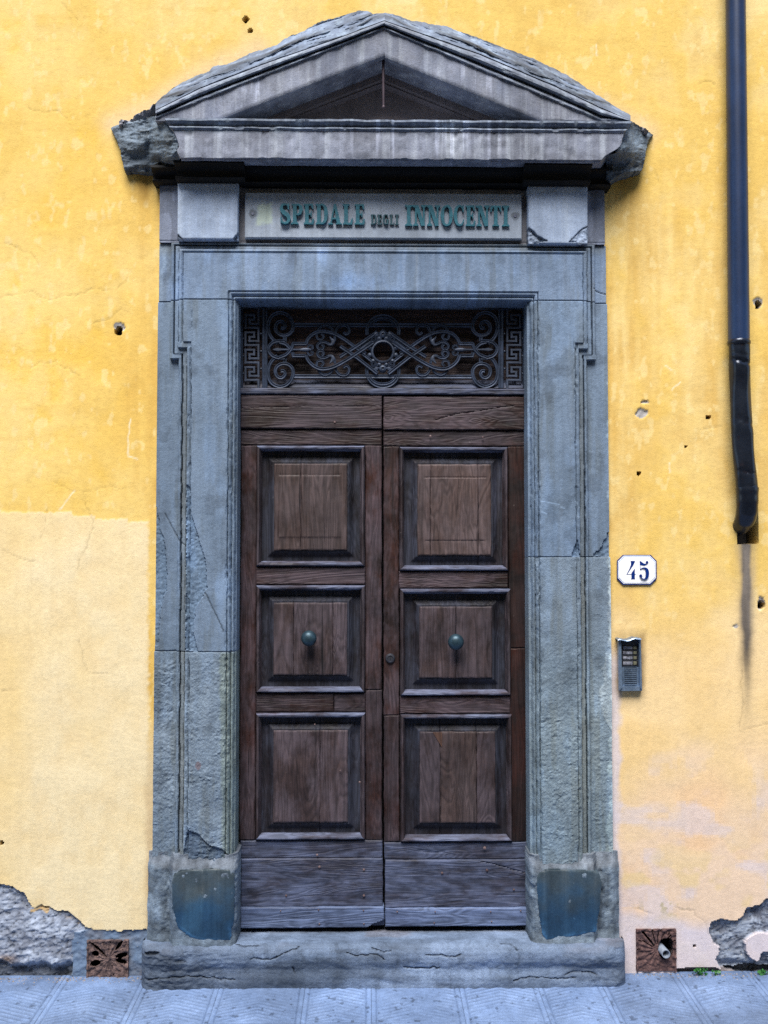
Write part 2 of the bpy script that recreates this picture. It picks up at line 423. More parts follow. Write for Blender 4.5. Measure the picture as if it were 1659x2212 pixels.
WD, WM, WW = C(40, 27, 26), C(84, 60, 56), C(130, 122, 136)
WOOD_Z = wood_mat('weathered_wood_upright', 'z', WD, WM, WW, 0.45, C(78, 44, 34))
WOOD_X = wood_mat('weathered_wood_level', 'x', WD, WM, WW, 0.55)
WOOD_FIELD = wood_mat('greyed_panel_wood', 'z', C(72, 60, 62), C(112, 96, 96), C(142, 134, 148), 0.55, k=0.46)
WOOD_FIELD_PALE = wood_mat('pale_scoured_panel_wood', 'z', C(104, 88, 86), C(136, 118, 114), C(158, 146, 152), 0.5, k=0.42)
WOOD_RED = wood_mat('reddish_dark_wood', 'z', C(36, 24, 23), C(62, 38, 32), C(70, 58, 62), 0.35, C(82, 44, 33))
WOOD_LOW = wood_mat('grey_blue_weathered_wood', 'x', C(58, 56, 64), C(84, 82, 94), C(128, 138, 164), 0.6, k=0.66, cool=True)
WOOD_SILL = wood_mat('bleached_blue_grey_board', 'x', C(88, 98, 122), C(116, 130, 158), C(150, 166, 196), 0.6, k=1.0, cool=True)
WOOD_GROUND = wood_mat('dark_panel_ground_wood', 'z', C(40, 36, 42), C(66, 58, 62), C(106, 112, 130), 0.45, cool=True)
WOOD_MOULD = wood_mat('worn_moulding_wood', 'x', C(60, 52, 56), C(88, 78, 84), C(140, 148, 170), 0.65, k=0.95, cool=True)
WOOD_MOULDZ = wood_mat('worn_moulding_wood_upright', 'z', C(56, 46, 48), C(84, 70, 72), C(130, 126, 140), 0.5, k=0.55)
WOOD_CORE = plain_mat('black_brown_core', C(16, 13, 14), C(22, 18, 18), 0.9)
WOOD_PATCH = wood_mat('raw_patch_wood', 'z', C(120, 88, 70), C(150, 115, 95), C(150, 125, 115), 0.3)
WOOD_BACK = wood_mat('transom_back_board', 'x', C(62, 52, 54), C(100, 84, 84), C(116, 108, 118), 0.4, k=0.62)

IRON = plain_mat('blue_black_iron', C(42, 50, 64), C(64, 74, 94), 0.5, 0.25, 0.5, 20, 0.35)
IRON_ROD = plain_mat('purple_brown_iron', C(52, 40, 48), C(70, 58, 66), 0.6, 0.2)
KNOB = plain_mat('dark_teal_bronze', C(38, 58, 68), C(56, 80, 92), 0.42, 0.5, 0.5, 30, 0.2)
LOCK = plain_mat('dull_lock_metal', C(64, 66, 76), C(90, 92, 100), 0.4, 0.7)
PIPE = plain_mat('dark_blue_painted_pipe', C(22, 38, 66), C(30, 50, 84), 0.36, 0.1, 0.5, 6, 0.12)
LEAD = plain_mat('dented_lead_pipe', C(26, 31, 42), C(40, 47, 60), 0.24, 0.45, 0.5, 9, 0.35, C(44, 40, 48))
RUST = plain_mat('rusty_cast_iron', C(66, 54, 54), C(122, 100, 94), 0.85, 0.0, 0.3, 40, 0.6, C(56, 46, 50))
RUSTD = plain_mat('dark_rusty_cast_iron', C(76, 58, 58), C(108, 82, 78), 0.85, 0.0, 0.3, 40, 0.6, C(52, 46, 52))
STEEL = plain_mat('brushed_blue_grey_steel', C(106, 126, 150), C(140, 162, 188), 0.34, 0.6, 0.5, 25, 0.1)
BLACK = plain_mat('black_plastic', C(20, 20, 24), C(30, 30, 34), 0.5)
NAMEP = plain_mat('cloudy_name_window', C(70, 72, 82), C(172, 174, 186), 0.2, 0, 0.5, 60, 0.05)
BUTTON = plain_mat('ivory_button', C(96, 96, 80), C(120, 118, 98), 0.4)
ENAMEL = plain_mat('white_enamel', C(246, 248, 252), C(252, 252, 255), 0.15, 0, 0.5, 8, 0.02)
NAVY = plain_mat('navy_enamel', C(12, 38, 104), C(16, 48, 120), 0.18, 0, 0.5, 8, 0.02)
BLUELINE = plain_mat('thin_blue_enamel', C(70, 110, 170), C(90, 130, 185), 0.2, 0, 0.5, 8, 0.02)
TEAL = plain_mat('teal_patina_bronze', C(28, 88, 104), C(40, 106, 122), 0.5, 0.1, 0.4, 40, 0.3, C(24, 68, 82))
TEALD = plain_mat('dark_teal_patina', C(30, 66, 78), C(36, 80, 92), 0.5, 0.1, 0.4, 40, 0.3)
PVC = plain_mat('grey_plastic_pipe', C(120, 130, 145), C(140, 148, 160), 0.4)
LEAF = plain_mat('green_weed_leaf', C(38, 92, 40), C(60, 120, 52), 0.5, 0, 0.4, 80, 0.1)
NAIL = plain_mat('rusty_pink_nail', C(76, 58, 58), C(128, 108, 106), 0.6, 0.2)
PLUG = plain_mat('grey_blue_resin', C(100, 104, 122), C(124, 128, 146), 0.6)

# plaster: paint colours come with the surface, the shader adds grain
def plaster_mat():
    m = Mat('yellow_limewashed_plaster', 0.88, 0, 0.2)
    t = m.tint(); fin = m.noise(260, 3, 0.7); med = m.noise(48, 5, 0.65); big = m.noise(7, 5, 0.6); br = m.noise(1.0, 4, 0.6, m.map((30, 30, 4)))
    c = m.mix(0.20, t, m.ramp(fin, [(0.3, 0.5), (0.5, 1.0), (0.7, 1.4)]), 'MULTIPLY')
    c = m.mix(0.16, c, m.ramp(med, [(0.3, 0.55), (0.5, 1.0), (0.7, 1.3)]), 'MULTIPLY')
    c = m.mix(0.10, c, m.ramp(br, [(0.3, 0.6), (0.5, 1.0), (0.7, 1.3)]), 'MULTIPLY')
    c = m.mix(m.ramp(m.noise(85, 2, 0.6), [(0.71, 0.0), (0.77, 0.45)]), c, (0.86, 0.76, 0.52))
    m.color(c)
    m.bump(m.math('ADD', m.math('MULTIPLY', fin, 0.35), m.math('ADD', m.math('MULTIPLY', med, 0.8), big)), 0.38, 0.005)
    return m.m
PLASTER = plaster_mat()

# ================================================================ SETTING
def structure(o): o['kind'] = 'structure'; return o
SLOPE = 0.033                                 # the pavement falls towards the street
def gz(y): return SLOPE * y

ground = structure(poly('pavement', [(-8, 0.6, gz(0) - 0.03), (8, 0.6, gz(0) - 0.03), (8, -1.7, gz(-1.7) - 0.03), (-8, -1.7, gz(-1.7) - 0.03)],
                        [(0, 1, 2, 3)], PAVE, None, 0))
_g = ground.data.color_attributes.new('tint', 'FLOAT_COLOR', 'POINT'); _g.data.foreach_set('color', np.ones(16, np.float32))
road = structure(poly('road', [(-60, -1.7, gz(-1.7) - 0.15), (60, -1.7, gz(-1.7) - 0.15), (60, -60, gz(-1.7) - 0.15), (-60, -60, gz(-1.7) - 0.15)],
                      [(0, 1, 2, 3)], plain_mat('street_stone', C(78, 80, 86), C(96, 98, 104), 0.8, sc=3), None, 0))

# paving slabs with tooled chevrons
joint_u = [-235, -60, 122, 306, 472.5, 659, 802, 992, 1162, 1302, 1476, 1640, 1800, 1960]
jx = [float(P(a, 2137, -0.115)[0]) for a in joint_u]
def slab(x0, x1, y0, y1, seed, mirror):
    xs, ys = lin(x0 + 0.0004, x1 - 0.0004, 0.004), lin(y0 + 0.0006, y1 - 0.0006, 0.0035)
    XX, YY = np.meshgrid(xs, ys)
    ZZ = gz(YY) + 0.0006 * fbm(XX * 14, YY * 14, seed) + 0.0004 * fbm(XX * 90, YY * 90, seed + 2, 3)
    ex = np.minimum(XX - x0, x1 - XX); ey = np.minimum(YY - y0, y1 - YY)
    xc = (x0 + x1) / 2
    ph = (YY + 0.42 * np.abs(XX - xc) * (1 if mirror else 1)) / 0.025
    gr = np.sin(2 * np.pi * ph) * 0.5 - 0.1
    wear = np.clip(0.55 + 0.8 * fbm(XX * 6, YY * 6, seed + 8), 0.15, 1)
    mk = sst(0.026, 0.031, ex) * sst(0.012, 0.02, ey) * (1 - sst(-0.115, -0.10, YY))
    ZZ = ZZ + 0.0052 * gr * mk * wear
    ZZ = ZZ - 0.0035 * np.exp(-((ex - 0.020) / 0.0035) ** 2) - 0.0008 * (ex < 0.002) - 0.0015 * (ey < 0.002)
    pit = fbm(XX * 45, YY * 45, seed + 20, 2); ZZ = ZZ - 0.002 * sst(0.86, 1.02, pit)
    n = XX.size; nz, nx = XX.shape
    q, k = gridq(nz, nx)
    V = np.stack([XX.ravel(), YY.ravel(), ZZ.ravel()], -1); VB = V.copy(); VB[:, 2] -= 0.04
    V = np.concatenate([V, VB]); Q = [q[k]]
    kp = np.pad(k, 1)
    for (di, dj, e0, e1) in ((-1, 0, 0, 1), (0, 1, 1, 2), (1, 0, 2, 3), (0, -1, 3, 0)):
        nb = kp[1 + di:1 + di + nz - 1, 1 + dj:1 + dj + nx - 1]; m_ = k & ~nb
        a = q[m_][:, e0]; b = q[m_][:, e1]; Q.append(np.stack([b, a, a + n, b + n], -1))
    tv = 1 + 0.10 * vn(seed * 3.7, 0.5, 4)
    T = np.ones((n, 3)) * tv * (1 + .10 * (1 - sst(.015, .019, ex)) - .2 * np.exp(-((ex - .020) / .003) ** 2) - .22 * (ex < .0035)).ravel()[:, None] * (1 + .36 * (gr * mk * wear).ravel()[:, None]) * (1 + .28 * fbm(XX * 5, YY * 5, 730, 5).ravel()[:, None]) * (1 - 0.5 * sst(0.86, 1.02, pit).ravel()[:, None])
    T = T * (1 - 0.25 * sst(-0.15, -0.05, YY).ravel()[:, None] * np.clip(0.4 + fbm(XX * 9, YY * 9, 77), 0, 1).ravel()[:, None])
    return quads('paving_slab', V, np.concatenate(Q), PAVE, ground, np.concatenate([T, T]), 40)
for i in range(len(jx) - 1):
    slab(jx[i], jx[i + 1], -0.385, 0.02, 11 + i, i % 2)
for i in range(len(jx) - 1):
    slab(jx[i] + 0.0, jx[i + 1] + 0.0, -0.75, -0.385, 51 + i, i % 2)

# ---------------------------------------------------------------- plastered wall
SPALL_L = [(-400, 1890), (-60, 1905), (0, 1911), (20, 1911), (43, 1924), (62, 1944), (77, 1959), (90, 1956), (128, 1969), (147, 1968), (173, 1988), (188, 2008), (158, 2016), (152, 2130), (-400, 2130)]
SPALL_R = [(2100, 1925), (1720, 1930), (1659, 1941), (1643, 1956), (1621, 1959), (1599, 1981), (1589, 1988), (1562, 1986), (1539, 1991), (1531, 2021), (1554, 2048), (1546, 2074), (1560, 2092), (1606, 2110), (1659, 2112), (2100, 2112)]
ISLAND_R = [(1612, 2030), (1640, 2016), (1700, 2020), (1690, 2050), (1650, 2062), (1634, 2078), (1618, 2066), (1606, 2050)]
CEMENT_L = [(150, 2010), (185, 2005), (215, 2008), (262, 2012), (298, 2008), (320, 2010), (320, 2130), (150, 2130)]
HOLES = [(531, 42, 6.5, 6), (540, 66, 5, 4.5), (256, 715, 8, 9.5), (1530, 901, 5, 4), (1638, 658, 6, 9), (1645, 1307, 7, 9), (1482, 965, 3.5, 2.5), (1380, 1023, 3, 5), (4, 2166 - 345, 4, 4), (1500, 2044, 3, 4)]
CHIPS = [(1387, 895, 13, 10), (1392, 868, 6, 5), (1638, 655, 11, 14), (257, 706, 10, 12), (1545, 1352, 0.1, 0.1), (1590, 1352, 5, 4), (1645, 1305, 9, 13)]
CRACKS = [
    [(0, 640), (60, 632), (110, 645), (160, 640), (205, 620), (250, 628), (275, 600)],
    [(60, 792), (120, 778), (150, 800), (170, 812)], [(120, 1040), (160, 1062), (200, 1058), (270, 1050)],
    [(178, 1062), (190, 1100), (205, 1125), (195, 1160), (170, 1210), (165, 1235)], [(0, 1185), (30, 1200), (70, 1215)],
    [(100, 1100), (98, 1135), (88, 1165)], [(10, 520), (60, 545), (85, 570)], [(205, 700), (235, 690), (258, 668), (280, 672)],
    [(170, 1380), (178, 1420), (188, 1448), (210, 1455), (240, 1455)], [(0, 1495), (40, 1493)],
    [(1595, 1585), (1625, 1572), (1680, 1562)], [(1520, 930), (1535, 925), (1560, 922)],
    [(1376, 1962), (1390, 1968), (1400, 1976), (1409, 1978)], [(1455, 1960), (1500, 1968), (1520, 1990), (1532, 2020)],
    [(1412, 372), (1425, 392)], [(1600, 1450), (1604, 1520), (1600, 1580)], [(1510, 180), (1530, 172), (1545, 182)],
    [(60, 230), (90, 246), (130, 240), (150, 262)], [(130, 8), (170, 40)],
]
SCARS = [[(282, 905), (276, 950), (278, 985), (296, 992)], [(1437, 790), (1452, 800)], [(1450, 842), (1470, 825)], [(1288, 96), (1289, 120)], [(1580, 945), (1582, 925)], [(130, 1100), (160, 1060)], [(1446, 1020), (1446, 1000)]]
NICHE = (1594, 1637, 1068, 1176)
VENT_L = (188, 277, 2031, 2116); VENT_R = (1374, 1461, 2007, 2098)

def wall_fn(XX, ZZ):
    u, v = UV(XX, 0.0, ZZ)
    uw = u + 5 * fbm(u / 22, v / 22, 301, 3); vw = v + 5 * fbm(u / 22, v / 22, 307, 3)
    n1 = fbm(u / 300, v / 300, 21, 4); n2 = fbm(u / 95, v / 95, 33, 4); n3 = fbm(u / 30, v / 42, 45, 4); n4 = fbm(u / 9, v / 9, 46, 3)
    nv = fbm(u / 24, v / 210, 61, 4); nh = fbm(u / 120, v / 18, 67, 3)
    A = np.array(C(240, 202, 112)); Bp = np.array(C(250, 224, 158)); O = np.array(C(220, 176, 88)); CR = np.array(C(246, 226, 182)); PE = np.array(C(247, 212, 152))
    PI = np.array(C(240, 212, 186)); LI = np.array(C(222, 212, 218)); OC = np.array(C(206, 160, 74))
    def mx(a, b, t): return a * (1 - t[..., None]) + b * t[..., None]
    c = np.broadcast_to(A, u.shape + (3,)).copy()
    c = mx(c, Bp, np.clip(0.25 + 0.7 * n1 + 0.5 * n2 + 0.25 * n3, 0, 0.9))
    c = mx(c, O, np.clip(-0.12 + 0.55 * n2 - 0.3 * n1 + 0.3 * n3, 0, 0.75))
    # saturated patches far left, ochre weathering beside the stone
    left = sst(500, 60, u)
    c = mx(c, np.array(C(244, 200, 84)), np.clip(left * (0.25 + 0.55 * n2 + 0.2 * n3), 0, 0.7))
    near = np.maximum(sst(225, 320, u) * (u < 830), sst(1440, 1330, u) * (u > 830)) * sst(380, 440, v)
    c = mx(c, O, np.clip(near * (0.30 + 0.45 * nv + 0.2 * n3), 0, 0.7))
    c = mx(c, O, np.clip((u > 1250) * (0.22 + 0.4 * n2 + 0.4 * nv) * sst(1300, 700, v) * sst(250, 600, v), 0, 0.7))
    # rain-washed pale flecks and rubbed streaks
    c = mx(c, Bp, 0.55 * sst(0.5, 0.8, fbm(u / 16, v / 26, 81, 3)))
    c = mx(c, O, 0.18 * sst(0.45, 0.9, nh))
    # dirt marks under the broken cornice ends
    for (cx, cy, rx, ry) in ((320, 395, 55, 60), (1345, 395, 60, 70)):
        dd = np.hypot((u - cx) / rx, (v - cy) / ry)
        c = mx(c, np.array(C(150, 112, 48)), np.clip(np.clip(1 - dd, 0, 1) * 0.9 * np.clip(0.7 + 0.7 * nv, 0, 2), 0, 0.75))
    # pale mortar haunch above the cornice
    for pts in ([(240, 268), (330, 225), (420, 165), (560, 104)], [(1400, 285), (1330, 248), (1200, 185)]):
        c = mx(c, np.array(C(240, 212, 172)), 0.55 * np.exp(-(segdist(u, v, pts) / 26) ** 2))
    # fresh cream coat low on the left, its brushed upper edge stepping down
    edge = np.interp(u, [-600, 0, 2, 155, 157, 205, 207, 275, 277, 358, 360], [1100, 1100, 1106, 1106, 1113, 1114, 1122, 1120, 1127, 1124, 1136])
    cm = sst(-1.5, 1.5, v + 2.2 * n4 - edge) * (u < 600) * (1 - sst(316, 326, u + 4 * n4) * sst(1700, 1500, v))
    cream = mx(np.broadcast_to(CR, c.shape), np.array(C(245, 212, 142)), np.clip(0.12 + 0.4 * n1 + 0.25 * n2 + 0.35 * sst(140, 0, u), 0, 0.7))
    cream = mx(cream, np.array(C(236, 206, 150)), np.clip(0.3 * n3 + 0.1, 0, 0.4))
    c = mx(c, cream, cm)
    # right: peach, then scraped pinkish white near the ground
    rr = (u > 800)
    pe = rr * sst(1180, 1480, v + 60 * n1 + 35 * n2)
    c = mx(c, mx(np.broadcast_to(PE, c.shape), np.array(C(250, 218, 164)), np.clip(0.5 + n2, 0, 1)), pe * 0.92)
    pi = rr * sst(1560, 1900, v + 90 * n1 + 60 * n2 + 0.15 * (u - 1450))
    c = mx(c, mx(np.broadcast_to(PI, c.shape), np.array(C(246, 206, 164)), np.clip(0.4 + 1.2 * n2, 0, 1)), pi * 0.9)
    blk = fbm(np.round(u / 9) * 9 / 75, np.round(v / 6) * 6 / 55, 91, 3)
    c = mx(c, LI, rr * 0.55 * sst(0.05, 0.6, blk + 0.4 * n2) * sst(1560, 1780, v + 40 * n1))
    c = mx(c, np.array(C(236, 208, 134)), rr * 0.45 * sst(0.1, 0.6, fbm(u / 60, v / 50, 95, 3)) * sst(1760, 1900, v))
    c = mx(c, LI, rr * 0.85 * sst(1960, 2000, v + 14 * n2 - 0.09 * (u - 1400)))
    c = mx(c, np.array(C(170, 160, 96)), rr * 0.6 * sst(0.1, 0.6, n4 + n3) * np.exp(-(((u - 1430) / 45) ** 2 + ((v - 1955) / 20) ** 2)))
    # mortar smears beside the right jamb
    c = mx(c, LI, (sst(1345, 1332, u + 7 * n3) * rr) * sst(1380, 1440, v) * 0.8)
    c = mx(c, np.array(C(196, 168, 128)), (u < 830) * sst(308, 322, u + 4 * n3) * sst(1500, 1800, v) * 0.6)
    # grime: below the drain niche, round the entry phone, along the base
    dk = np.array(C(70, 66, 66))
    st = np.exp(-((u - 1612 - 3 * n3) / (10 + 4 * n2)) ** 2) * (v > 1174) * sst(1640, 1230, v) * np.clip(0.8 + 0.6 * nv, 0, 1)
    c = mx(c, dk, np.clip(st * 1.5, 0, 0.95))
    st = np.exp(-((u - 1614) / 22) ** 2) * (v > 1174) * sst(1450, 1180, v) * np.clip(0.2 + 0.7 * nv, 0, 1)
    c = mx(c, np.array(C(176, 166, 158)), np.clip(st, 0, 0.7))
    dph = np.maximum(np.abs(u - 1361) / 30, np.abs(v - 1434) / 62)
    c = mx(c, np.array(C(128, 100, 66)), np.clip((1.28 - dph) * 2.2, 0, 1) * np.clip(0.35 + 0.5 * n3 + 0.3 * (v < 1400), 0, 0.75))
    pp = np.exp(-((u - 1560 + 0 * v) / 18) ** 2) * sst(1200, 300, v) * 0.25
    c = mx(c, OC, pp * np.clip(0.6 + n3, 0, 1))
    # cracks and scratches
    dep = np.zeros(u.shape)
    for i, pts in enumerate(CRACKS):
        d = segdist(uw, vw, pts)
        c = mx(c, c * 0.72, 0.8 * np.exp(-(d / 1.2) ** 2)); dep += 0.0012 * np.exp(-(d / 1.3) ** 2)
    for pts in SCARS:
        d = segdist(u + 2 * n4, v, pts); c = mx(c, np.array(C(250, 236, 200)), 0.85 * np.exp(-(d / 1.6) ** 2))
    # uneven float marks and blisters
    y = 0.0015 * n2 + 0.0006 * n3 + 0.0009 * n1
    y = y - 0.0012 * cm + dep
    # lost plaster showing the rough render
    spl = inpoly(uw, vw, SPALL_L) & (v < 2140)
    spr = inpoly(uw, vw, SPALL_R) & ~inpoly(uw, vw, ISLAND_R)
    cem = inpoly(u + 2 * n4, v + 3 * n4, CEMENT_L)
    rough = fbm(u / 40, v / 34, 111, 6, 0.6); lay = np.abs(fbm(u / 60 + v / 50, v / 30, 113, 4, 0.55)) - .3; pits = sst(.35, .7, fbm(u / 5, v / 5, 115, 3))
    yl = 0.016 - 0.030 * sst(1905, 2040, v) * sst(190, 110, u) + 0.007 * rough + 0.010 * lay + .003 * pits + 0.035 * sst(2070, 2090, v + 8 * n3)
    yr = 0.020 + 0.007 * rough + 0.010 * lay + .003 * pits + 0.016 * sst(2070, 2095, v + 6 * n3)
    GR = np.array(C(172, 182, 200)); GD = np.array(C(128, 134, 148)); GC = np.array(C(112, 132, 158))
    gcol = mx(np.broadcast_to(GR, c.shape), GD, np.clip(0.35 + 0.9 * rough + 0.4 * n4, 0, 1))
    gcol = mx(gcol, np.array(C(196, 160, 96)), 0.8 * (u < 600) * (sst(6, 1, segdist(uw, vw, [(72, 1964), (90, 1960), (128, 1972), (165, 1995)])) > 0.2) * sst(-0.2, 0.2, n3))
    gcol = mx(gcol, np.array(C(186, 150, 116)), 0.7 * np.exp(-(((u - 15) / 18) ** 2 + ((v - 2070) / 10) ** 2)))
    gcol = gcol * (1 - .45 * pits[..., None]) * (1 + .15 * fbm(u / 5, v / 4, 117, 3)[..., None]) * (1 - .6 * sst(2072, 2096, v + 8 * n3)[..., None])  # shade of the gap along the foot tinted in
    yl = yl + .0025 * fbm(u / 5, v / 4, 117, 3)
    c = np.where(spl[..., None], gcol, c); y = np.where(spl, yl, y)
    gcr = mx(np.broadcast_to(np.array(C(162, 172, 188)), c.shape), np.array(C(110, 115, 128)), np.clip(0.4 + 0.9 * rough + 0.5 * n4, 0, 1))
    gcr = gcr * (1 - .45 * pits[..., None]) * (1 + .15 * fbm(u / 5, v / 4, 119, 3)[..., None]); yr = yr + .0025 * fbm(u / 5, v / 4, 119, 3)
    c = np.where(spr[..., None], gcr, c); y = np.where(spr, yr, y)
    yc = 0.004 + 0.006 * rough + 0.003 * n4
    c = np.where((cem & ~spl)[..., None], mx(np.broadcast_to(GC, c.shape), GD * 0.8, np.clip(0.3 + n3, 0, 1)), c); y = np.where(cem & ~spl, yc, y)
    # undercut along the pavement on the right, its shade painted into the colour
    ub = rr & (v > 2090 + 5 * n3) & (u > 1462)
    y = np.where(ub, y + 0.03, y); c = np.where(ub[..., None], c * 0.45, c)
    # drilled holes, chips, openings; darkness inside holes, niche and vents is painted
    for (cx, cy, rx, ry) in CHIPS:
        m_ = np.hypot((uw - cx) / rx, (vw - cy) / ry) < 1
        y = np.where(m_, 0.006 + 0.004 * n4, y); c = np.where(m_[..., None], np.array(C(196, 192, 190)) * (0.85 + 0.3 * n4[..., None]), c)
    for (cx, cy, rx, ry) in HOLES:
        d = np.hypot((u - cx) / rx, (v - cy) / ry)
        y = np.where(d < 1, 0.06, y); c = np.where((d < 1.0)[..., None], np.array(C(60, 58, 62)), c)
    m_ = (u > NICHE[0]) & (u < NICHE[1]) & (v > NICHE[2]) & (v < NICHE[3])
    y = np.where(m_, 0.13, y); c = np.where(m_[..., None], np.array(C(70, 68, 70)), c)
    for (a, b, p, q) in (VENT_L, VENT_R):
        m_ = (u > a + 2) & (u < b - 2) & (v > p + 2) & (v < q - 2)
        y = np.where(m_, 0.11, y); c = np.where(m_[..., None], np.array(C(34, 32, 34)), c)
    return y, c * 0.86

wall = thing('plastered_wall', 'yellow plastered house wall around the stone doorway, flaking at its foot', 'wall', (0, 0.2, 0))
xa, xb = float(P(-30, 1106, 0)[0]), float(P(1690, 1106, 0)[0])
xs = np.concatenate([np.linspace(-5, xa, 40)[:-1], lin(xa, xb, 0.005), np.linspace(xb, 5, 40)[1:]])
zs = np.concatenate([lin(-0.06, 0.5, 0.004)[:-1], lin(0.5, 4.25, 0.006), np.linspace(4.25, 7.0, 40)[1:]])
XX, ZZ = np.meshgrid(xs, zs)
YY, T = wall_fn(XX, ZZ)
xk0, xk1 = X(352, 0), X(1296, 0); zk = Z(420, 0)
xm, zm = (XX[:-1, :-1] + XX[1:, 1:]) / 2, (ZZ[:-1, :-1] + ZZ[1:, 1:]) / 2
keep = ~((xm > xk0) & (xm < xk1) & (zm < zk))
skirted('plaster_coat', XX, YY, ZZ, 0.30, PLASTER, wall, T, keep, 50)

# ---------------------------------------------------------------- unseen house front, added across the street to block low sky
YO, HO = -8.6, 9.4
opp = thing('unseen_opposite_house', 'unseen plastered house front added across the street to block low sky', 'house', (0, YO, -.2))
OPW = plain_mat('unseen_house_plaster', C(150, 132, 104), C(170, 150, 118), 0.9, sc=2)
OPS = plain_mat('green_shutter_paint', C(48, 66, 54), C(58, 78, 64), 0.6, sc=8)
box('wall', -16, 16, YO - .5, YO, -.25, HO, OPW, opp, 0)
box('roof', -16.2, 16.2, YO - 6, YO + .55, HO + .01, HO + .16, plain_mat('brown_roof_tile', C(96, 70, 56), C(120, 88, 70), 0.85, sc=6), opp, .02)
for iz in range(3):
    for ix in range(-4, 5):
        xw, zw = ix * 3.2 + .9, 1.2 + iz * 3.2
        wn = box('window', xw - .55, xw + .55, YO + .002, YO + .05, zw, zw + 1.7, DARK_FILL, opp, .01)
        box('shutter', xw - 1.12, xw - .57, YO + .002, YO + .055, zw, zw + 1.7, OPS, wn, .006); box('shutter', xw + .57, xw + 1.12, YO + .002, YO + .055, zw, zw + 1.7, OPS, wn, .006)
        box('sill', xw - .7, xw + .7, YO + .002, YO + .14, zw - .12, zw - .01, DARK_FILL, wn, .01)

# ================================================================ STONE DOORWAY
doorway = thing('stone_doorway', 'grey-blue stone door surround with broken triangular pediment and blocky base', 'doorway', (0, 0, 0))
MID = 826.5
PO = np.array([(-1e3, -.022), (0, -.022), (1, -.040), (4, -.046), (7.5, -.042), (8.2, -.016), (10.2, -.016), (10.8, -.046), (18, -.050), (19, -.044), (21, -.060), (25, -.066), (29, -.060), (30, -.052), (31, -.070), (1e3, -.070)])
PIN = np.array([(-1e3, -.070), (0, -.070), (1, -.056), (2.5, -.064), (5, -.067), (8, -.060), (9.5, -.046), (11, -.056), (14, -.058), (16.5, -.048), (17, -.036), (22, -.034)])
def frame_y(u, v):
    uu = np.where(u > MID, 2 * MID - u, u)
    pr = lambda o: np.interp(o, PO[:, 0], PO[:, 1])
    yu = pr(np.minimum(uu - 362, (v - 523) * 1.12)); yl = pr(uu - 381)
    y = np.where(v < 742, yu, yl)
    b1 = (v >= 742) & (v < 753); y = np.where(b1, np.where(uu < 381, yu, np.where(uu < 411, -.063, -.070)), y)
    b2 = (v >= 753) & (v < 765); y = np.where(b2, np.where(uu < 373, yu, np.where(uu < 402, -.048, yl)), y)
    b3 = (v >= 765) & (v < 776); y = np.where(b3, np.where(uu < 362, -.022, np.where(uu < 389, -.045, yl)), y)
    q = np.minimum(uu - 490, v - 632)
    return np.where(q > 0, np.interp(q, PIN[:, 0], PIN[:, 1]), y)
YF = -0.05
def px(u): return X(u, YF)
def frame_uv(XX, ZZ):                           # nominal drawing coordinates on the upright surround
    ux = np.interp(XX, [px(250), px(1400)], [250, 1400])
    vz = UV(np.zeros_like(ZZ), YF, ZZ)[1]
    return ux, vz
CHIP_A = [(403, 1050), (410, 1050), (415, 1113), (431, 1162), (446, 1210), (449, 1266), (425, 1313), (419, 1360), (428, 1405), (403, 1405)]
CHIP_B = [(320, 1095), (335, 1095), (345, 1148), (353, 1172), (358, 1241), (358, 1269), (343, 1319), (340, 1397), (320, 1397)]
CHIP_C = [(1330, 1148), (1316, 1150), (1303, 1180), (1284, 1202), (1330, 1202)]
CHIP_D = [(1246, 1165), (1232, 1202), (1252, 1202)]
CHIP_E = [(408, 1790), (430, 1800), (452, 1822), (480, 1830), (500, 1850), (505, 1875), (395, 1875), (400, 1820)]
FCR = [[(353, 1110), (385, 1165), (402, 1180)], [(445, 1281), (470, 1330), (484, 1364)], [(1283, 622), (1300, 630), (1320, 634)]]
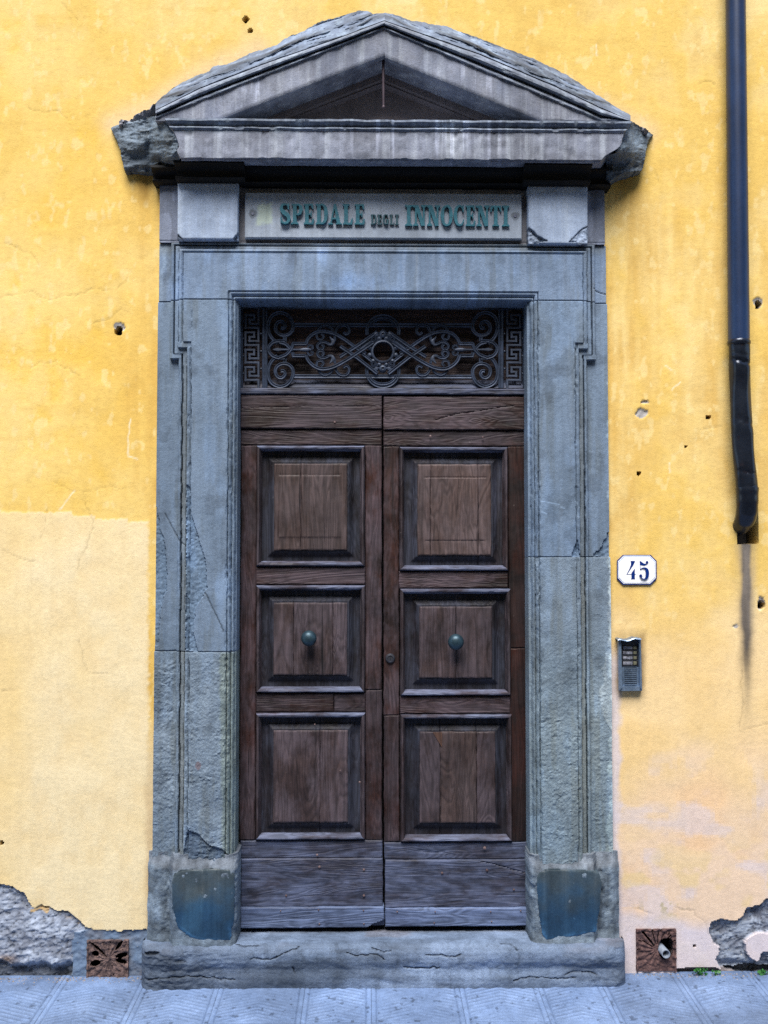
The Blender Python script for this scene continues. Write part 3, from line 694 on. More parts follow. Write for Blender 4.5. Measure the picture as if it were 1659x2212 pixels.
def surround(XX, ZZ, seed, rough_lo=True):
    u, v = frame_uv(XX, ZZ); pu, pv = UV(XX, YF, ZZ)
    n4 = fbm(u / 9, v / 9, seed, 3); n2 = fbm(u / 60, v / 60, seed + 3, 4)
    wob = 0.6 * fbm(u / 5, v / 16, seed + 8, 3) + 0.5 * fbm(u / 40, v / 60, seed + 9, 3)
    y = frame_y(u + wob * np.where((np.abs(u - 400) < 25) | (np.abs(u - 1252) < 25) | (np.abs(u - 500) < 12) | (np.abs(u - 1153) < 12), 1.3, 0.3), v)
    y = y + 0.0007 * n2 + 0.0004 * n4
    # gnawed arrises
    gn = sst(0.25, 0.7, fbm(u / 7, v / 22, seed + 21, 3)) * ((np.abs(np.where(u > MID, 2 * MID - u, u) - 409) < 5) | (np.abs(np.where(u > MID, 2 * MID - u, u) - 494) < 6)) * sst(640, 700, v)
    y = y + 0.0045 * gn
    ro = np.maximum(sst(1250, 1620, v) * (u > MID), sst(1380, 1440, v) * (u < MID))
    tool = fbm(u / 8.5 + .25 * v / 8, v / 5.2 + .5 * fbm(u / 15, v / 15, seed + 36, 2), seed + 30, 5, 0.65)
    y = y + ro * (0.0026 * tool * np.clip(.6 + .9 * fbm(u / 30, v / 30, seed + 33, 3), .1, 1.6) + 0.0035 * n2 + .0012 * fbm(u / 3.2, v / 2.4, seed + 35, 2)) * np.where((np.abs(u - 450) < 48) | (np.abs(u - 1203) < 44) | (u < 378) | (u > 1275), 1, 0.25)
    T = np.ones(u.shape + (3,))
    for pl, dp in ((CHIP_A, .007), (CHIP_B, .007), (CHIP_C, .008), (CHIP_D, .010), (CHIP_E, .010)):
        m_ = inpoly(pu + 2 * n4, pv + 2 * n4, pl); y = np.where(m_, np.maximum(y, -.07 if dp > .02 else y) + dp + 0.0025 * tool, y)
        T = np.where(m_[..., None], T * (np.array([.86, .93, .98]) if pl is not CHIP_E else np.array([.5, .55, .62])) * (1 + .25 * tool[..., None]), T)
    for pts in FCR:
        d = segdist(pu + 1.5 * n4, pv, pts); y = y + 0.004 * np.exp(-(d / 1.1) ** 2); T = T * (1 - .6 * np.exp(-(d / 1.3) ** 2))[..., None]
    # mineral staining: warm mauve bands, an olive strip low on the left, pale mortar on the right edge
    hs = sst(0.1, 0.7, fbm(u / 14, v / 160, seed + 40, 4)); T = T * (1 - hs[..., None] * np.array([.10, .14, .20]))
    wash = sst(0.1, 0.8, fbm(u / 30, v / 90, seed + 44, 4)); T = T * (1 + wash[..., None] * np.array([.16, .2, .26]))
    mv = ((np.abs(np.where(u > MID, 2 * MID - u, u) - 396) < 6)) * sst(600, 900, v); T = T * (1 - mv[..., None] * np.array([.12, .22, .34]))
    ol = sst(472, 480, pu + 3 * n4 + (v - 1410) * -0.012) * (u < 512) * sst(1405, 1412, v) * (u < MID); T = T * (1 - ol[..., None] * np.array([.02, .05, .24]))
    grn = ro * (u > MID); T = T * (1 + grn[..., None] * np.array([.08, .08, .0]))
    pm = (u > 1290) * sst(1316, 1322, pu + 9 * fbm(u / 30, v / 26, seed + 50, 4) - 12 * np.exp(-((v - 1500) / 70) ** 2) + 0 * u) * sst(660, 700, v)
    T = T * (1 + pm[..., None] * np.array([.75, .7, .55]))
    pmk = inpoly(pu + 4 * n4, pv + 6 * n4, [(1340, 1195), (1319, 1230), (1316, 1330), (1322, 1380), (1311, 1420), (1304, 1470), (1298, 1512), (1309, 1556), (1320, 1575), (1340, 1590)])
    T = np.where(pmk[..., None], T * np.array([1.55, 1.45, 1.35]), T); y = np.where(pmk, y - .002, y)
    pl_ = (u < 372) * sst(-.1, .3, fbm(u / 18, v / 70, seed + 52, 4)) * sst(720, 640, v); T = T * (1 + pl_[..., None] * np.array([.35, .32, .25]))
    dk = sst(0.35, 0.75, fbm(u / 35, v / 35, seed + 60, 5)) * .22; T = T * (1 - dk[..., None])
    sc = segdist(pu, pv, [(1167, 1083), (1206, 1090)]); sc = np.minimum(sc, segdist(pu, pv, [(1210, 1096), (1218, 1098)])); sc = np.minimum(sc, segdist(pu, pv, [(1167, 1105), (1178, 1110)]))
    T = T + (0.9 * np.exp(-(sc / 1.3) ** 2))[..., None]
    for (cx, cy) in ((430, 1652),):
        d = np.hypot((pu - cx) / 6, (pv - cy) / 9); T = np.where((d < 1)[..., None], np.array([.9, .6, .55]), T)
    return y, T

def frame_stone(name, u0, u1, v0, v1, mat, seed, extra=None):
    x0, x1, z0, z1 = px(u0), px(u1), Z(v1, YF), Z(v0, YF)
    xs, zs = lin(x0, x1, 0.0028), lin(z0, z1, 0.004)
    XX, ZZ = np.meshgrid(xs, zs)
    y, T = surround(XX, ZZ, seed)
    e = np.minimum(ZZ - z0, z1 - ZZ); y = y + 0.004 * np.clip(1 - e / 0.004, 0, 1)
    T = T * (1 - .15 * np.clip(1 - e / .006, 0, 1))[..., None]
    if extra: y, T = extra(XX, ZZ, y, T)
    return skirted(name, XX, y, ZZ, 0.10, mat, doorway, T, None, 38)
frame_stone('jamb_stone', 334, 511, 650.6, 1406.8, STONE, 5)
frame_stone('jamb_stone', 333, 511, 1407.2, 1866, STONE_LOW, 6)
frame_stone('jamb_stone', 2 * MID - 511, 1319, 650.6, 1203.3, STONE, 8)
frame_stone('jamb_stone', 2 * MID - 511, 1321, 1203.7, 1866, STONE_LOW, 9)
def lint(XX, ZZ, y, T):
    pu, pv = UV(XX, YF, ZZ)
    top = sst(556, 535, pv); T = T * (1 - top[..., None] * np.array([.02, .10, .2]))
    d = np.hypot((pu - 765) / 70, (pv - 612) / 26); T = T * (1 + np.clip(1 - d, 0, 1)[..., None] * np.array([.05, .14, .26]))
    for (x_, w_) in ((735, 2), (690, 5), (900, 4)): T = T * (1 + .2 * np.exp(-((pu - x_) / w_) ** 2))[..., None]
    gap = (pv > 643) & ((pu < 490) | (pu > 1163))
    return y, T
x0, x1 = px(336), px(1317)
def lint_keep(XX, ZZ):
    u, v = frame_uv(XX, ZZ); return ~((v > 650) & (u > 511) & (u < 2 * MID - 511))
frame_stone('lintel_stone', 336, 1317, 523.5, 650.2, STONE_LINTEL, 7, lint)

# frieze course with its end pilasters
def frz(XX, ZZ):
    u, v = frame_uv(XX, ZZ)
    return -.034 + 0.0008 * fbm(u / 40, v / 40, 70) + 0.003 * ((np.abs(v - 521) < 1.2))
def frzT(XX, ZZ):
    u, v = frame_uv(XX, ZZ); T = np.ones(u.shape + (3,))
    m_ = (u < 380) | (u > 1272)
    T = np.where(m_[..., None], T * np.array([1.0, 1.12, 1.28]), T)
    pw = m_ * sst(-.05, .25, fbm(u / 22, v / 60, 73, 4)); T = T * (1 + .45 * pw[..., None])
    return T * (1 + .15 * fbm(u / 30, v / 80, 75, 4)[..., None])
relief('frieze_stone', px(337), px(1314), Z(523, YF), Z(352, YF), frz, 0.10, STONE_FRIEZE, doorway, 0.005, frzT)

def fblock(u0, u1, v0, v1, seed, chips):
    y0 = -0.085
    x0, x1, z0, z1 = X(u0, y0, 455), X(u1, y0, 455), Z(v1, y0, (u0 + u1) / 2), Z(v0, y0, (u0 + u1) / 2)
    def f(a, b):
        pu, pv = UV(a, y0, b); n4 = fbm(pu / 7, pv / 7, seed)
        y = y0 + eround(a, b, x0, x1, z0, z1, .007, .006) + .0008 * fbm(a * 25, b * 25, seed + 1)
        for pl, dp in chips:
            m_ = inpoly(pu + 1.5 * n4, pv + 1.5 * n4, pl); y = np.where(m_, y + dp + .005 * n4, y)
            d = segdist(pu + n4, pv + n4, pl + pl[:1]); y = y + .003 * np.exp(-(d / .9) ** 2)
        return y
    def t(a, b):
        pu, pv = UV(a, y0, b); T = np.ones(a.shape + (3,)); n4 = fbm(pu / 7, pv / 7, seed)
        for pl, dp in chips:
            d = segdist(pu + n4, pv + n4, pl + pl[:1]); T = T * (1 - .65 * np.exp(-(d / 1.1) ** 2))[..., None]
        return T * (1 + .12 * fbm(pu / 40, pv / 40, seed + 4)[..., None])
    relief('frieze_block', x0, x1, z0, z1, f, -.03, STONE_BLOCK, doorway, 0.003, t)
fblock(383, 514, 394.5, 516, 81, [([(514, 500), (505, 516), (516, 518)], .02), ([(383, 505), (383, 518), (396, 518)], .012)])
fblock(1141, 1270, 401.5, 526, 83, [([(1141, 490), (1154, 500), (1160, 508), (1183, 520), (1160, 524), (1141, 527)], .016), ([(1270, 488), (1255, 496), (1243, 508), (1230, 522), (1270, 527)], .006)])

# bed mouldings under the cornice (breaking forward over the blocks)
ZS = Z(341, -0.205)                              # soffit height
def bed(name, x0, x1, dy, zb, seed, amp=.0012):
    yb = -.098 + dy; H = ZS - zb
    pr = [(0.05, ZS + .004), (yb - .062, ZS + .004), (yb - .062, ZS - .10 * H)]
    for k in range(9):
        a = k / 8 * math.pi / 2
        pr.append((yb - .056 + .042 * math.sin(a), ZS - .12 * H - .60 * H * (1 - math.cos(a))))
    pr += [(yb - .016, ZS - .74 * H), (yb - .024, ZS - .77 * H), (yb - .029, ZS - .84 * H), (yb - .024, ZS - .93 * H), (yb - .012, ZS - .96 * H), (yb, zb), (0.05, zb)]
    extrude_x(name, pr, x0, x1, max(20, int((x1 - x0) / .006)), STONE_BED, doorway, amp, 16, seed)
zb = Z(393, -.11)
bed('bed_moulding', X(376, -.15, 370), X(527, -.15, 370), 0.0, zb, 91)
bed('bed_moulding', X(1133, -.15, 370), X(1279, -.15, 370), 0.0, zb - .006, 92)
bed('bed_moulding', X(525, -.1, 370), X(1136, -.1, 370), 0.045, Z(404, -.06), 93)
bed('bed_moulding', X(331, -.06, 380), X(384, -.06, 380), 0.052, Z(400, -.05), 94, .003)
bed('bed_moulding', X(1270, -.06, 380), X(1318, -.06, 380), 0.052, Z(406, -.05), 95, .003)

# horizontal cornice
yc = -.205
zt, zf = Z(257, -.220), Z(284, yc)
pr = [(0.02, ZS), (-.172, ZS), (-.176, ZS + .006), (-.194, ZS + .006), (-.197, ZS - .004), (yc, ZS - .003)]
for k in range(1, 9): pr.append((yc, ZS + (zf - ZS) * k / 8))
pr += [(yc - .005, zf + .002), (yc - .009, zf + .007), (yc - .007, zf + .013), (yc + .010, zf + .016), (yc + .010, zf + .020), (yc - .008, zf + .025), (yc - .017, zf + .034), (yc - .016, zf + .043), (yc - .008, zt - .001), (-.18, zt + .002), (-.10, zt + .010), (0.02, zt + .014)]
def cor_end(XX, YY, ZZ):
    n = fbm(XX * 40, ZZ * 30, 17, 4)
    lo = np.clip((YY < -.19), 0, 1)
    pu, pv = UV(XX, YY, ZZ)
    ul = np.interp(pv, [255, 275, 284, 300, 325, 345], [352, 366, 378, 384, 382, 392]) + 4 * fbm(ZZ * 60, YY * 60, 29, 3)
    ur = np.interp(pv, [255, 275, 284, 300, 320, 332, 345], [1366, 1362, 1348, 1344, 1336, 1312, 1296]) + 4 * fbm(ZZ * 60, YY * 60, 37, 3)
    xl, xr = P(ul, pv, YY)[0], P(ur, pv, YY)[0]
    XX = np.clip(XX, xl, xr)
    return XX, YY + .004 * lo * sst(.3, .8, fbm(XX * 28, ZZ * 90, 19, 4)), ZZ + lo * .003 * sst(.35, .8, fbm(XX * 22, XX * 0 + 3, 23, 4)) * (ZZ < ZS + .01)
def tint_obj(o, fn):
    me = o.data; n = len(me.vertices); co = np.empty(n * 3, np.float32); me.vertices.foreach_get('co', co); co = co.reshape(-1, 3)
    T = np.ones((n, 4), np.float32); T[:, :3] = fn(co[:, 0], co[:, 1], co[:, 2])
    a = me.color_attributes.new('tint', 'FLOAT_COLOR', 'POINT'); a.data.foreach_set('color', T.ravel())
cor = extrude_x('cornice_stone', pr, X(350, yc, 300), X(1368, yc, 300), 440, STONE_CORNICE, doorway, .0022, 14, 97, 40, cor_end)
def cor_t(x, y, z):
    u, v = UV(x, y, z); T = np.ones((len(x), 3))
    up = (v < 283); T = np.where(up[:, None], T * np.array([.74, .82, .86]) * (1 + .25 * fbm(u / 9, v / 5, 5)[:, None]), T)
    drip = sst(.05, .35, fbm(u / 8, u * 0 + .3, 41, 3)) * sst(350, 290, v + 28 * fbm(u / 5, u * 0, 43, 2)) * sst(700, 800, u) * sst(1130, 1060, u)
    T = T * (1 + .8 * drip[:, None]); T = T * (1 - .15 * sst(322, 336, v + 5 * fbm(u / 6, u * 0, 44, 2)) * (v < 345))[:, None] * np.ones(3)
    return T
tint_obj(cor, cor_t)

# raking cornices
OUT_L = [(325, 236), (329, 229), (353.6, 206), (380, 186), (417, 167), (451, 153), (462, 144), (496, 137), (537, 116), (563.6, 108), (597, 98), (620, 81), (657, 66), (695, 45), (732, 36), (777.5, 22.5), (800, 26), (806, 31), (833, 27)]
OUT_R = [(833, 27), (850, 30), (887, 44), (962, 56), (1000, 70), (1037, 83), (1075, 97), (1112, 112), (1150, 126), (1187, 143), (1236, 169), (1281, 199), (1311, 218), (1352, 244), (1365, 252)]
def rake(side):
    if side < 0:
        us = lin(336, 831.5, 1.6); lo = lambda u: 122 + (826 - u) * .389; f1 = lambda u: 62 + (829 - u) * .393; f2 = lambda u: np.interp(u, [331, 432, 582, 732, 829], [240, 189, 132, 81, 44]); out = np.array(OUT_L)
    else:
        us = lin(831.5, 1362, 1.6); lo = lambda u: 122 + (u - 826) * .407; f1 = lambda u: 63 + (u - 831) * .424; f2 = lambda u: np.interp(u, [831, 1037, 1200, 1300, 1362], [44, 116, 185, 233, 260]); out = np.array(OUT_R)
    base = 262.0
    L0 = np.minimum(lo(us), base); L1 = np.minimum(f1(us), base - .5); L1 = np.minimum(L1, L0 - .3); L2 = np.minimum(np.minimum(f2(us), base - 1), L1 - .3); L3 = np.interp(us, out[:, 0], out[:, 1]) + 1.5 * fbm(us / 9, us * 0 + side, 131, 3); L3 = np.minimum(L3, L2 - .5)
    rows, ys, tt = [], [], []
    n0, n1_, n2_ = 12, 40, 34
    for k in range(n0 + 1):
        s = k / n0; rows.append(L0 + (L1 - L0) * s); ys.append(np.full(us.shape, -.190) + .004 * (k == 0)); tt.append(0)
    prof = [(0, -.190), (.02, -.197), (.10, -.200), (.20, -.198), (.26, -.190), (.30, -.172), (.36, -.172), (.40, -.190), (.48, -.202), (.62, -.210), (.78, -.208), (.88, -.198), (.92, -.184), (.96, -.182), (1, -.190)]
    for k in range(1, n1_ + 1):
        s = k / n1_; rows.append(L1 + (L2 - L1) * s); ys.append(np.full(us.shape, np.interp(s, *zip(*prof)))); tt.append(1)
    for k in range(1, n2_ + 1):
        s = k / n2_; rows.append(L2 + (L3 - L2) * s); ys.append(-.192 + (.10 * s + .05 * s ** 3) * np.ones(us.shape)); tt.append(2)
    VV = np.array(rows); YY = np.array(ys); UU = np.repeat(us[None, :], len(VV), 0); TT = np.repeat(np.array(tt)[:, None], len(us), 1)
    # wear: smooth face, gnawed beads, cleft layers on top
    s_al = (UU - MID) * (1 if side > 0 else -1) * 1.07
    perp = (lo(us)[None, :] - VV)
    YY = YY + np.where(TT == 0, .0006 * fbm(s_al / 20, perp / 20, 141), 0) + np.where(TT == 1, .0035 * fbm(s_al / 26, perp / 6, 143, 4), 0)
    strata = fbm(s_al / 120, perp / 8 + .8 * fbm(s_al / 90, perp / 30, 149), 147, 4, .55); chunk = fbm(s_al / 60, perp / 20, 151, 4)
    a = np.clip((perp - (lo(us) - L2)[None, :]) / 8, 0, 1)
    YY = YY + np.where(TT == 2, a * (.020 * strata + .012 * chunk + .004 * fbm(s_al / 9, perp / 4, 153, 3)), 0)
    XX, ZZ = P(UU, VV, YY)
    T = np.ones(UU.shape + (3,))
    T = np.where((TT == 1)[..., None], T * np.array([.84, .90, .92]) * (1 + .25 * fbm(s_al / 22, perp / 5, 155)[..., None]), T)
    T = np.where((TT == 2)[..., None], T * np.array([.54, .63, .70]) * (1 + .9 * strata[..., None]), T)
    st = sst(.1, .5, fbm(UU / 9, UU * 0 + .4, 157, 3)) * sst(.15, .9, (perp / 40) + .35 * fbm(UU / 6, UU * 0, 158)) * (TT == 0) * ((UU > 990) & (UU < 1120) | (UU > 520) & (UU < 560))
    T = T * (1 + .55 * st[..., None])
    T = np.where((TT == 0)[..., None], T * (1 + .25 * fbm(UU / 35, VV / 60, 159)[..., None] * np.array([1, .9, .7])), T)
    if side > 0: pass
    o = skirted('raking_cornice', XX, YY, ZZ, -.02, STONE_CORNICE, doorway, np.ascontiguousarray(T), None, 45)
    return o
rake(-1); rake(1)

# tympanum: back wall and the thin moulding along the soffit
zt0, zt1 = Z(262, -.008), Z(118, -.008)
x0, x1, xm_ = float(P(420, 262, -.008)[0]), float(P(1245, 262, -.008)[0]), float(P(828, 150, -.008)[0])
tym = stone_mat('brown_grey_tympanum', C(118, 110, 112), C(132, 124, 128), tint=False, fine=0.25, bumpk=.25)
poly('tympanum', [(x0, -.009, zt0 - .03), (x1, -.009, zt0 - .03), (xm_, -.009, zt1 + .12)], [(0, 1, 2)], tym, doorway, 0)
def rake_bar(name, ua, va, ub, vb, y0, y1, h, mat):
    xa_, za_ = P(ua, va, -.19); xb_, zb_ = P(ub, vb, -.19)
    d = Vector((xb_ - xa_, zb_ - za_)).normalized(); n = Vector((-d.y, d.x)); n = n if n.y < 0 else -n
    V = []
    for (x, z) in ((xa_, za_), (xb_, zb_)):
        for (yy, s) in ((y0, -.01), (y1, -.01), (y1, h * .55), (y1 + .008, h * .7), (y1 + .004, h * .85), (y0, h)):
            V.append((x + n.x * s, yy, z + n.y * s))
    F_ = [(j, (j + 1) % 6, 6 + (j + 1) % 6, 6 + j) for j in range(6)] + [tuple(range(6)), tuple(range(11, 5, -1))]
    poly(name, V, F_, mat, doorway, 30)
rake_bar('soffit_moulding', 440, 272, 829, 121, -.004, -.045, .045, tym)
rake_bar('soffit_moulding', 1225, 285, 825, 121.5, -.005, -.046, .045, tym)

# broken cornice ends
def chunk(pl, yfn, seed, mat, dark):
    us = lin(min(p[0] for p in pl) - 3, max(p[0] for p in pl) + 3, 1.5); vs = lin(max(p[1] for p in pl) + 3, min(p[1] for p in pl) - 3, 1.5)
    UU, VV = np.meshgrid(us, vs)
    k_u, k_v = (UU[:-1, :-1] + UU[1:, 1:]) / 2, (VV[:-1, :-1] + VV[1:, 1:]) / 2
    n = fbm(k_u / 8, k_v / 8, seed)
    k = inpoly(k_u + 1.6 * n, k_v + 1.6 * fbm(k_u / 8, k_v / 8, seed + 3), pl)
    fac = np.abs(fbm(UU / 55 + VV / 90, VV / 42, seed + 7, 2)); fin = fbm(UU / 14, VV / 9, seed + 11, 5, .6)
    YY = yfn(UU, VV) + .024 * fac - .008 + .006 * fin
    YY = np.minimum(YY, -.004)
    XX, ZZ = P(UU, VV, YY)
    T = np.ones(UU.shape + (3,)) * (1 + .3 * fin[..., None]) * np.array([1.05, 1.05, 1.05])
    T = T * (1 - .30 * sst(.2, .6, fbm(UU / 26, VV / 18, seed + 17, 4))[..., None] * np.array([.8, 1, 1.2]))
    T = T * dark(UU, VV)[..., None]  # shade on the underside multiplied into the tint
    skirted('broken_cornice_end', XX, YY, ZZ, .01, mat, doorway, T, k, 50)
PL = [(240, 275), (262, 266), (290, 262), (322, 252), (345, 250), (375, 254), (384, 268), (384, 325), (388, 337), (384, 343), (368, 346), (345, 348), (338, 362), (332, 372), (300, 370), (270, 372), (264, 350), (261, 325), (250, 298)]
def yl_(u, v):
    y = np.interp(u, [238, 262, 285, 312, 322, 340, 362, 372, 390], [-.005, -.045, -.072, -.105, -.095, -.150, -.182, -.192, -.196])
    return y + np.clip(sst(312, 372, v + .25 * (330 - u)), 0, 1) * np.clip(-y - .03, 0, 1) * .75
chunk(PL, yl_, 161, STONE_ROUGH, lambda u, v: 1 - .35 * sst(318, 342, v + .3 * (330 - u)))
PR = [(1322, 262), (1345, 258), (1362, 262), (1378, 270), (1395, 281), (1411, 291), (1402, 300), (1394, 330), (1392, 345), (1386, 368), (1372, 370), (1352, 372), (1335, 380), (1322, 388), (1312, 380), (1310, 350), (1300, 346), (1303, 338), (1330, 330), (1340, 315), (1335, 285)]
def yr_(u, v):
    y = np.interp(u, [1300, 1335, 1350, 1364, 1372, 1390, 1414], [-.192, -.192, -.180, -.150, -.105, -.06, -.006])
    return y + np.clip(sst(318, 365, v - .12 * (u - 1350)), 0, 1) * np.clip(-y - .03, 0, 1) * .6
chunk(PR, yr_, 171, STONE_ROUGH, lambda u, v: 1 - .35 * sst(322, 345, v))
# crumbly bedding mortar on the eaves
def mortar(pts, wd, seed):
    us = []; n = len(pts)
    V = []; F_ = []
    m = 40; pp = np.array(pts, float); t = np.linspace(0, n - 1, m); cx = np.interp(t, range(n), pp[:, 0]); cy = np.interp(t, range(n), pp[:, 1])
    for i in range(m):
        for k in range(7):
            a = math.pi * k / 6
            r = 1 + .35 * float(fbm(np.array(i / 2.0), np.array(k / 1.5), seed))
            x, z = P(cx[i], cy[i] - wd * .5 * math.cos(a) * r, -.05)
            V.append((float(x), -.01 - .055 * math.sin(a) * r, float(z)))
    for i in range(m - 1):
        for k in range(6): F_.append((i * 7 + k, i * 7 + k + 1, (i + 1) * 7 + k + 1, (i + 1) * 7 + k))
    poly('bedding_mortar', V, F_, MORTAR, doorway, 25)
mortar([(258, 268), (285, 262), (310, 248), (335, 232), (350, 222)], 17, 181)
mortar([(1250, 224), (1300, 242), (1340, 262), (1372, 276), (1398, 287)], 12, 183)

# plinths
def plinth(sgn):
    mr = lambda u: u if sgn < 0 else 1657 - u
    a, b = sorted((mr(313), mr(511)))
    x0, x1, z0, z1 = X(a, -.08, 1950), X(b, -.08, 1950), Z(2048, -.08, (a + b) / 2), Z(1849, -.08, (a + b) / 2)
    def f(XX, ZZ):
        pu, pv = UV(XX, -.08, ZZ); u = pu if sgn < 0 else 1657 - pu
        n = fbm(pu / 14, pv / 14, 190 + sgn, 4); n2 = fbm(pu / 45, pv / 45, 194 + sgn, 3)
        y = np.interp(u + 2 * n, [300, 316, 328, 352, 362, 366, 374, 500, 507, 513], [-.018, -.028, -.048, -.050, -.044, -.056, -.086, -.086, -.076, -.052])
        y = y + .024 * (1 - sst(1852, 1884, pv + 5 * n)) + .004 * n + .004 * n2 - .010 * sst(2015, 2045, pv + 4 * n)
        return np.minimum(y, -.015)
    def t(XX, ZZ):
        pu, pv = UV(XX, -.08, ZZ); u = pu if sgn < 0 else 1657 - pu
        n = fbm(pu / 14, pv / 14, 198 + sgn, 4)
        T = np.ones(pu.shape + (3,)) * .74 * (1 + .4 * n[..., None]) * (1 + .4 * fbm(pu / 14, pv / 60, 297 + sgn, 4)[..., None])
        pk = sst(1890, 1868, pv + 6 * n); T = T * (1 + pk[..., None] * np.array([.12, 0, -.05]))
        dk = sst(1960, 2040, pv) * (u < 364) * (.35 if sgn < 0 else .1); T = T * (1 - dk[..., None])
        return T * (1.0 if sgn < 0 else np.array([1.1, 1.08, 1.05]))
    relief('plinth_stone', x0, x1, z0, z1, f, .10, STONE_LOW, doorway, .0035, t, wob=.002)
    # dark dressed face let into the plinth
    pl = [(372, 1900), (378, 1888), (392, 1880), (470, 1877), (496, 1879), (505, 1890), (506, 1920), (505, 1985), (500, 2005), (498, 2033), (440, 2034), (412, 2026), (385, 2005), (374, 1985), (371, 1940)] if sgn < 0 else \
         [(1160, 1895), (1166, 1884), (1185, 1878), (1280, 1880), (1294, 1886), (1299, 1905), (1298, 1950), (1291, 1990), (1288, 2014), (1240, 2024), (1180, 2032), (1172, 2020), (1166, 1980), (1161, 1930)]
    us = lin(min(p[0] for p in pl) - 4, max(p[0] for p in pl) + 4, 1.5); vs = lin(2040, 1870, 1.5)
    UU, VV = np.meshgrid(us, vs); kc = lambda A: (A[:-1, :-1] + A[1:, 1:]) / 2
    k = inpoly(kc(UU) + 1.2 * fbm(kc(UU) / 9, kc(VV) / 9, 201), kc(VV) + 1.2 * fbm(kc(UU) / 9, kc(VV) / 9, 203), pl)
    d = segdist(UU, VV, pl + pl[:1]); YY = -.0905 + .004 * np.clip(1 - d / 5, 0, 1) ** 2 + .0005 * fbm(UU / 9, VV / 9, 205)
    XX, ZZ = P(UU, VV, -.09)
    n = fbm(UU / 40, VV / 40, 207 + sgn, 4); bl = sst(1880, 1990, VV + 30 * n)
    T = np.ones(UU.shape + (3,)) * (1 + .25 * n[..., None]); T = T * (1 + bl[..., None] * np.array([-.62, -.26, .08]))
    T = T * (1 + (1 - bl)[..., None] * np.array([.25, .12, -.02]))
    if sgn < 0:
        g = sst(1, .6, np.abs(UU - 418 + .1 * (VV - 1950)) / 26) * sst(1905, 1930, VV) * sst(2032, 2000, VV); T = T * (1 + g[..., None] * np.array([.55, .42, .3]))
    T = T * (1 + 1.2 * sst(10, 0, d + 5 * fbm(UU / 12, VV / 12, 211))[..., None] * sst(1990, 2020, VV)[..., None])
    skirted('dressed_face', XX, YY, ZZ, -.03, STONE_INSET, doorway, T, k, 45)
plinth(-1); plinth(1)

# threshold step
xs0, xs1 = float(P(300, 2080, -.1)[0]), float(P(1356, 2080, -.1)[0])
prf = np.array([(.135, .150), (.065, .158), (.03, .162), (-.02, .166), (-.06, .168), (-.085, .165), (-.102, .155), (-.112, .138), (-.116, .118), (-.116, .10), (-.112, .085), (-.108, .07), (-.110, .055), (-.114, .04), (-.116, .02), (-.116, -.015)])
t0 = np.concatenate([[0], np.cumsum(np.hypot(*np.diff(prf, axis=0).T))]); m = 110; tt = np.linspace(0, t0[-1], m)
py, pz = np.interp(tt, t0, prf[:, 0]), np.interp(tt, t0, prf[:, 1])
xs = lin(xs0, xs1, .0045); nx = len(xs)
XX = np.repeat(xs[None, :], m, 0); SS = np.repeat(tt[:, None], nx, 1)
YY = np.repeat(py[:, None], nx, 1); ZZ = np.repeat(pz[:, None], nx, 1)
strat = fbm(XX * 2.0, SS * 26 + 1.5 * fbm(XX * 2.5, SS * 6, 221), 223, 5, .6); ch = fbm(XX * 7, SS * 11, 225, 6, .6); fi = fbm(XX * 50, SS * 70, 227, 4, .6)
fr = sst(.14, .26, SS)
ru = sst(.45, .1, XX - xs0) * .8 + sst(.35, .05, xs1 - XX) * .5 + .35
YY = YY + fr * ru * (.006 * strat + .009 * ch + .0028 * fi) + .012 * fbm(XX * 1.4, SS * 3, 229) * fr
ZZ = ZZ + (1 - fr) * (.004 * ch + .0012 * fi) + .003 * fr * ch
zd = lambda pts, o: [((o + a / 2.592) / 1.1574, (1900 + b / 2.592) / 1.1574) for a, b in pts]
SPL = [zd(q, 340) for q in ([(740, 1290), (830, 1292), (900, 1288), (945, 1258), (1000, 1236), (1060, 1214)], [(1360, 1255), (1420, 1266), (1480, 1268), (1560, 1262), (1610, 1300)], [(1530, 1220), (1570, 1238), (1610, 1245), (1650, 1240)], [(1020, 1340), (1022, 1385)], [(60, 1420), (200, 1415), (330, 1402), (450, 1410), (560, 1418), (640, 1425)], [(640, 1200), (700, 1215), (800, 1205)])] + \
      [zd(q, 940) for q in ([(330, 1270), (420, 1265), (490, 1280), (550, 1265)], [(1230, 1395), (1260, 1378), (1330, 1370), (1390, 1376), (1430, 1395)], [(800, 1190), (870, 1195), (920, 1235)], [(900, 1430), (1000, 1405), (1150, 1420), (1300, 1412)], [(180, 1345), (300, 1350), (420, 1342)])]
su, sv = UV(XX, YY, ZZ)
crk = np.zeros(XX.shape)
for q in SPL:
    d = segdist(su + 3 * fbm(su / 9, sv / 9, 241, 3), sv + 2 * fbm(su / 9, sv / 9, 243, 3), q); crk = np.maximum(crk, np.exp(-(d / 1.3) ** 2))
pit = np.maximum(sst(1.1, .8, np.hypot((su - 327) / 17, (sv - 2061 - .12 * (327 - su)) / 5.5)), .5 * sst(1.1, .8, np.hypot((su - 390) / 13, (sv - 2078) / 4)))
YY = YY + fr * (.008 * crk + .012 * pit); ZZ = ZZ - (1 - fr) * .005 * crk
un = np.clip(np.minimum(XX - xs0, xs1 - XX) / .05, 0, 1); un = np.sqrt(1 - (1 - un) ** 2); YY = np.where(YY < .0, .0 + (YY) * (.35 + .65 * un), YY); ZZ = ZZ - .02 * (1 - un) * (1 - fr)
YY = np.maximum(YY, -.145)
T = np.ones(XX.shape + (3,)) * (1 + .22 * ch[..., None] + .12 * strat[..., None]) * (1 - .7 * crk)[..., None] * (1 - .6 * pit)[..., None]
T = T * (1 - .35 * sst(.1, .35, fbm(XX * 2.2, SS * 9, 231, 4))[..., None] * fr[..., None])
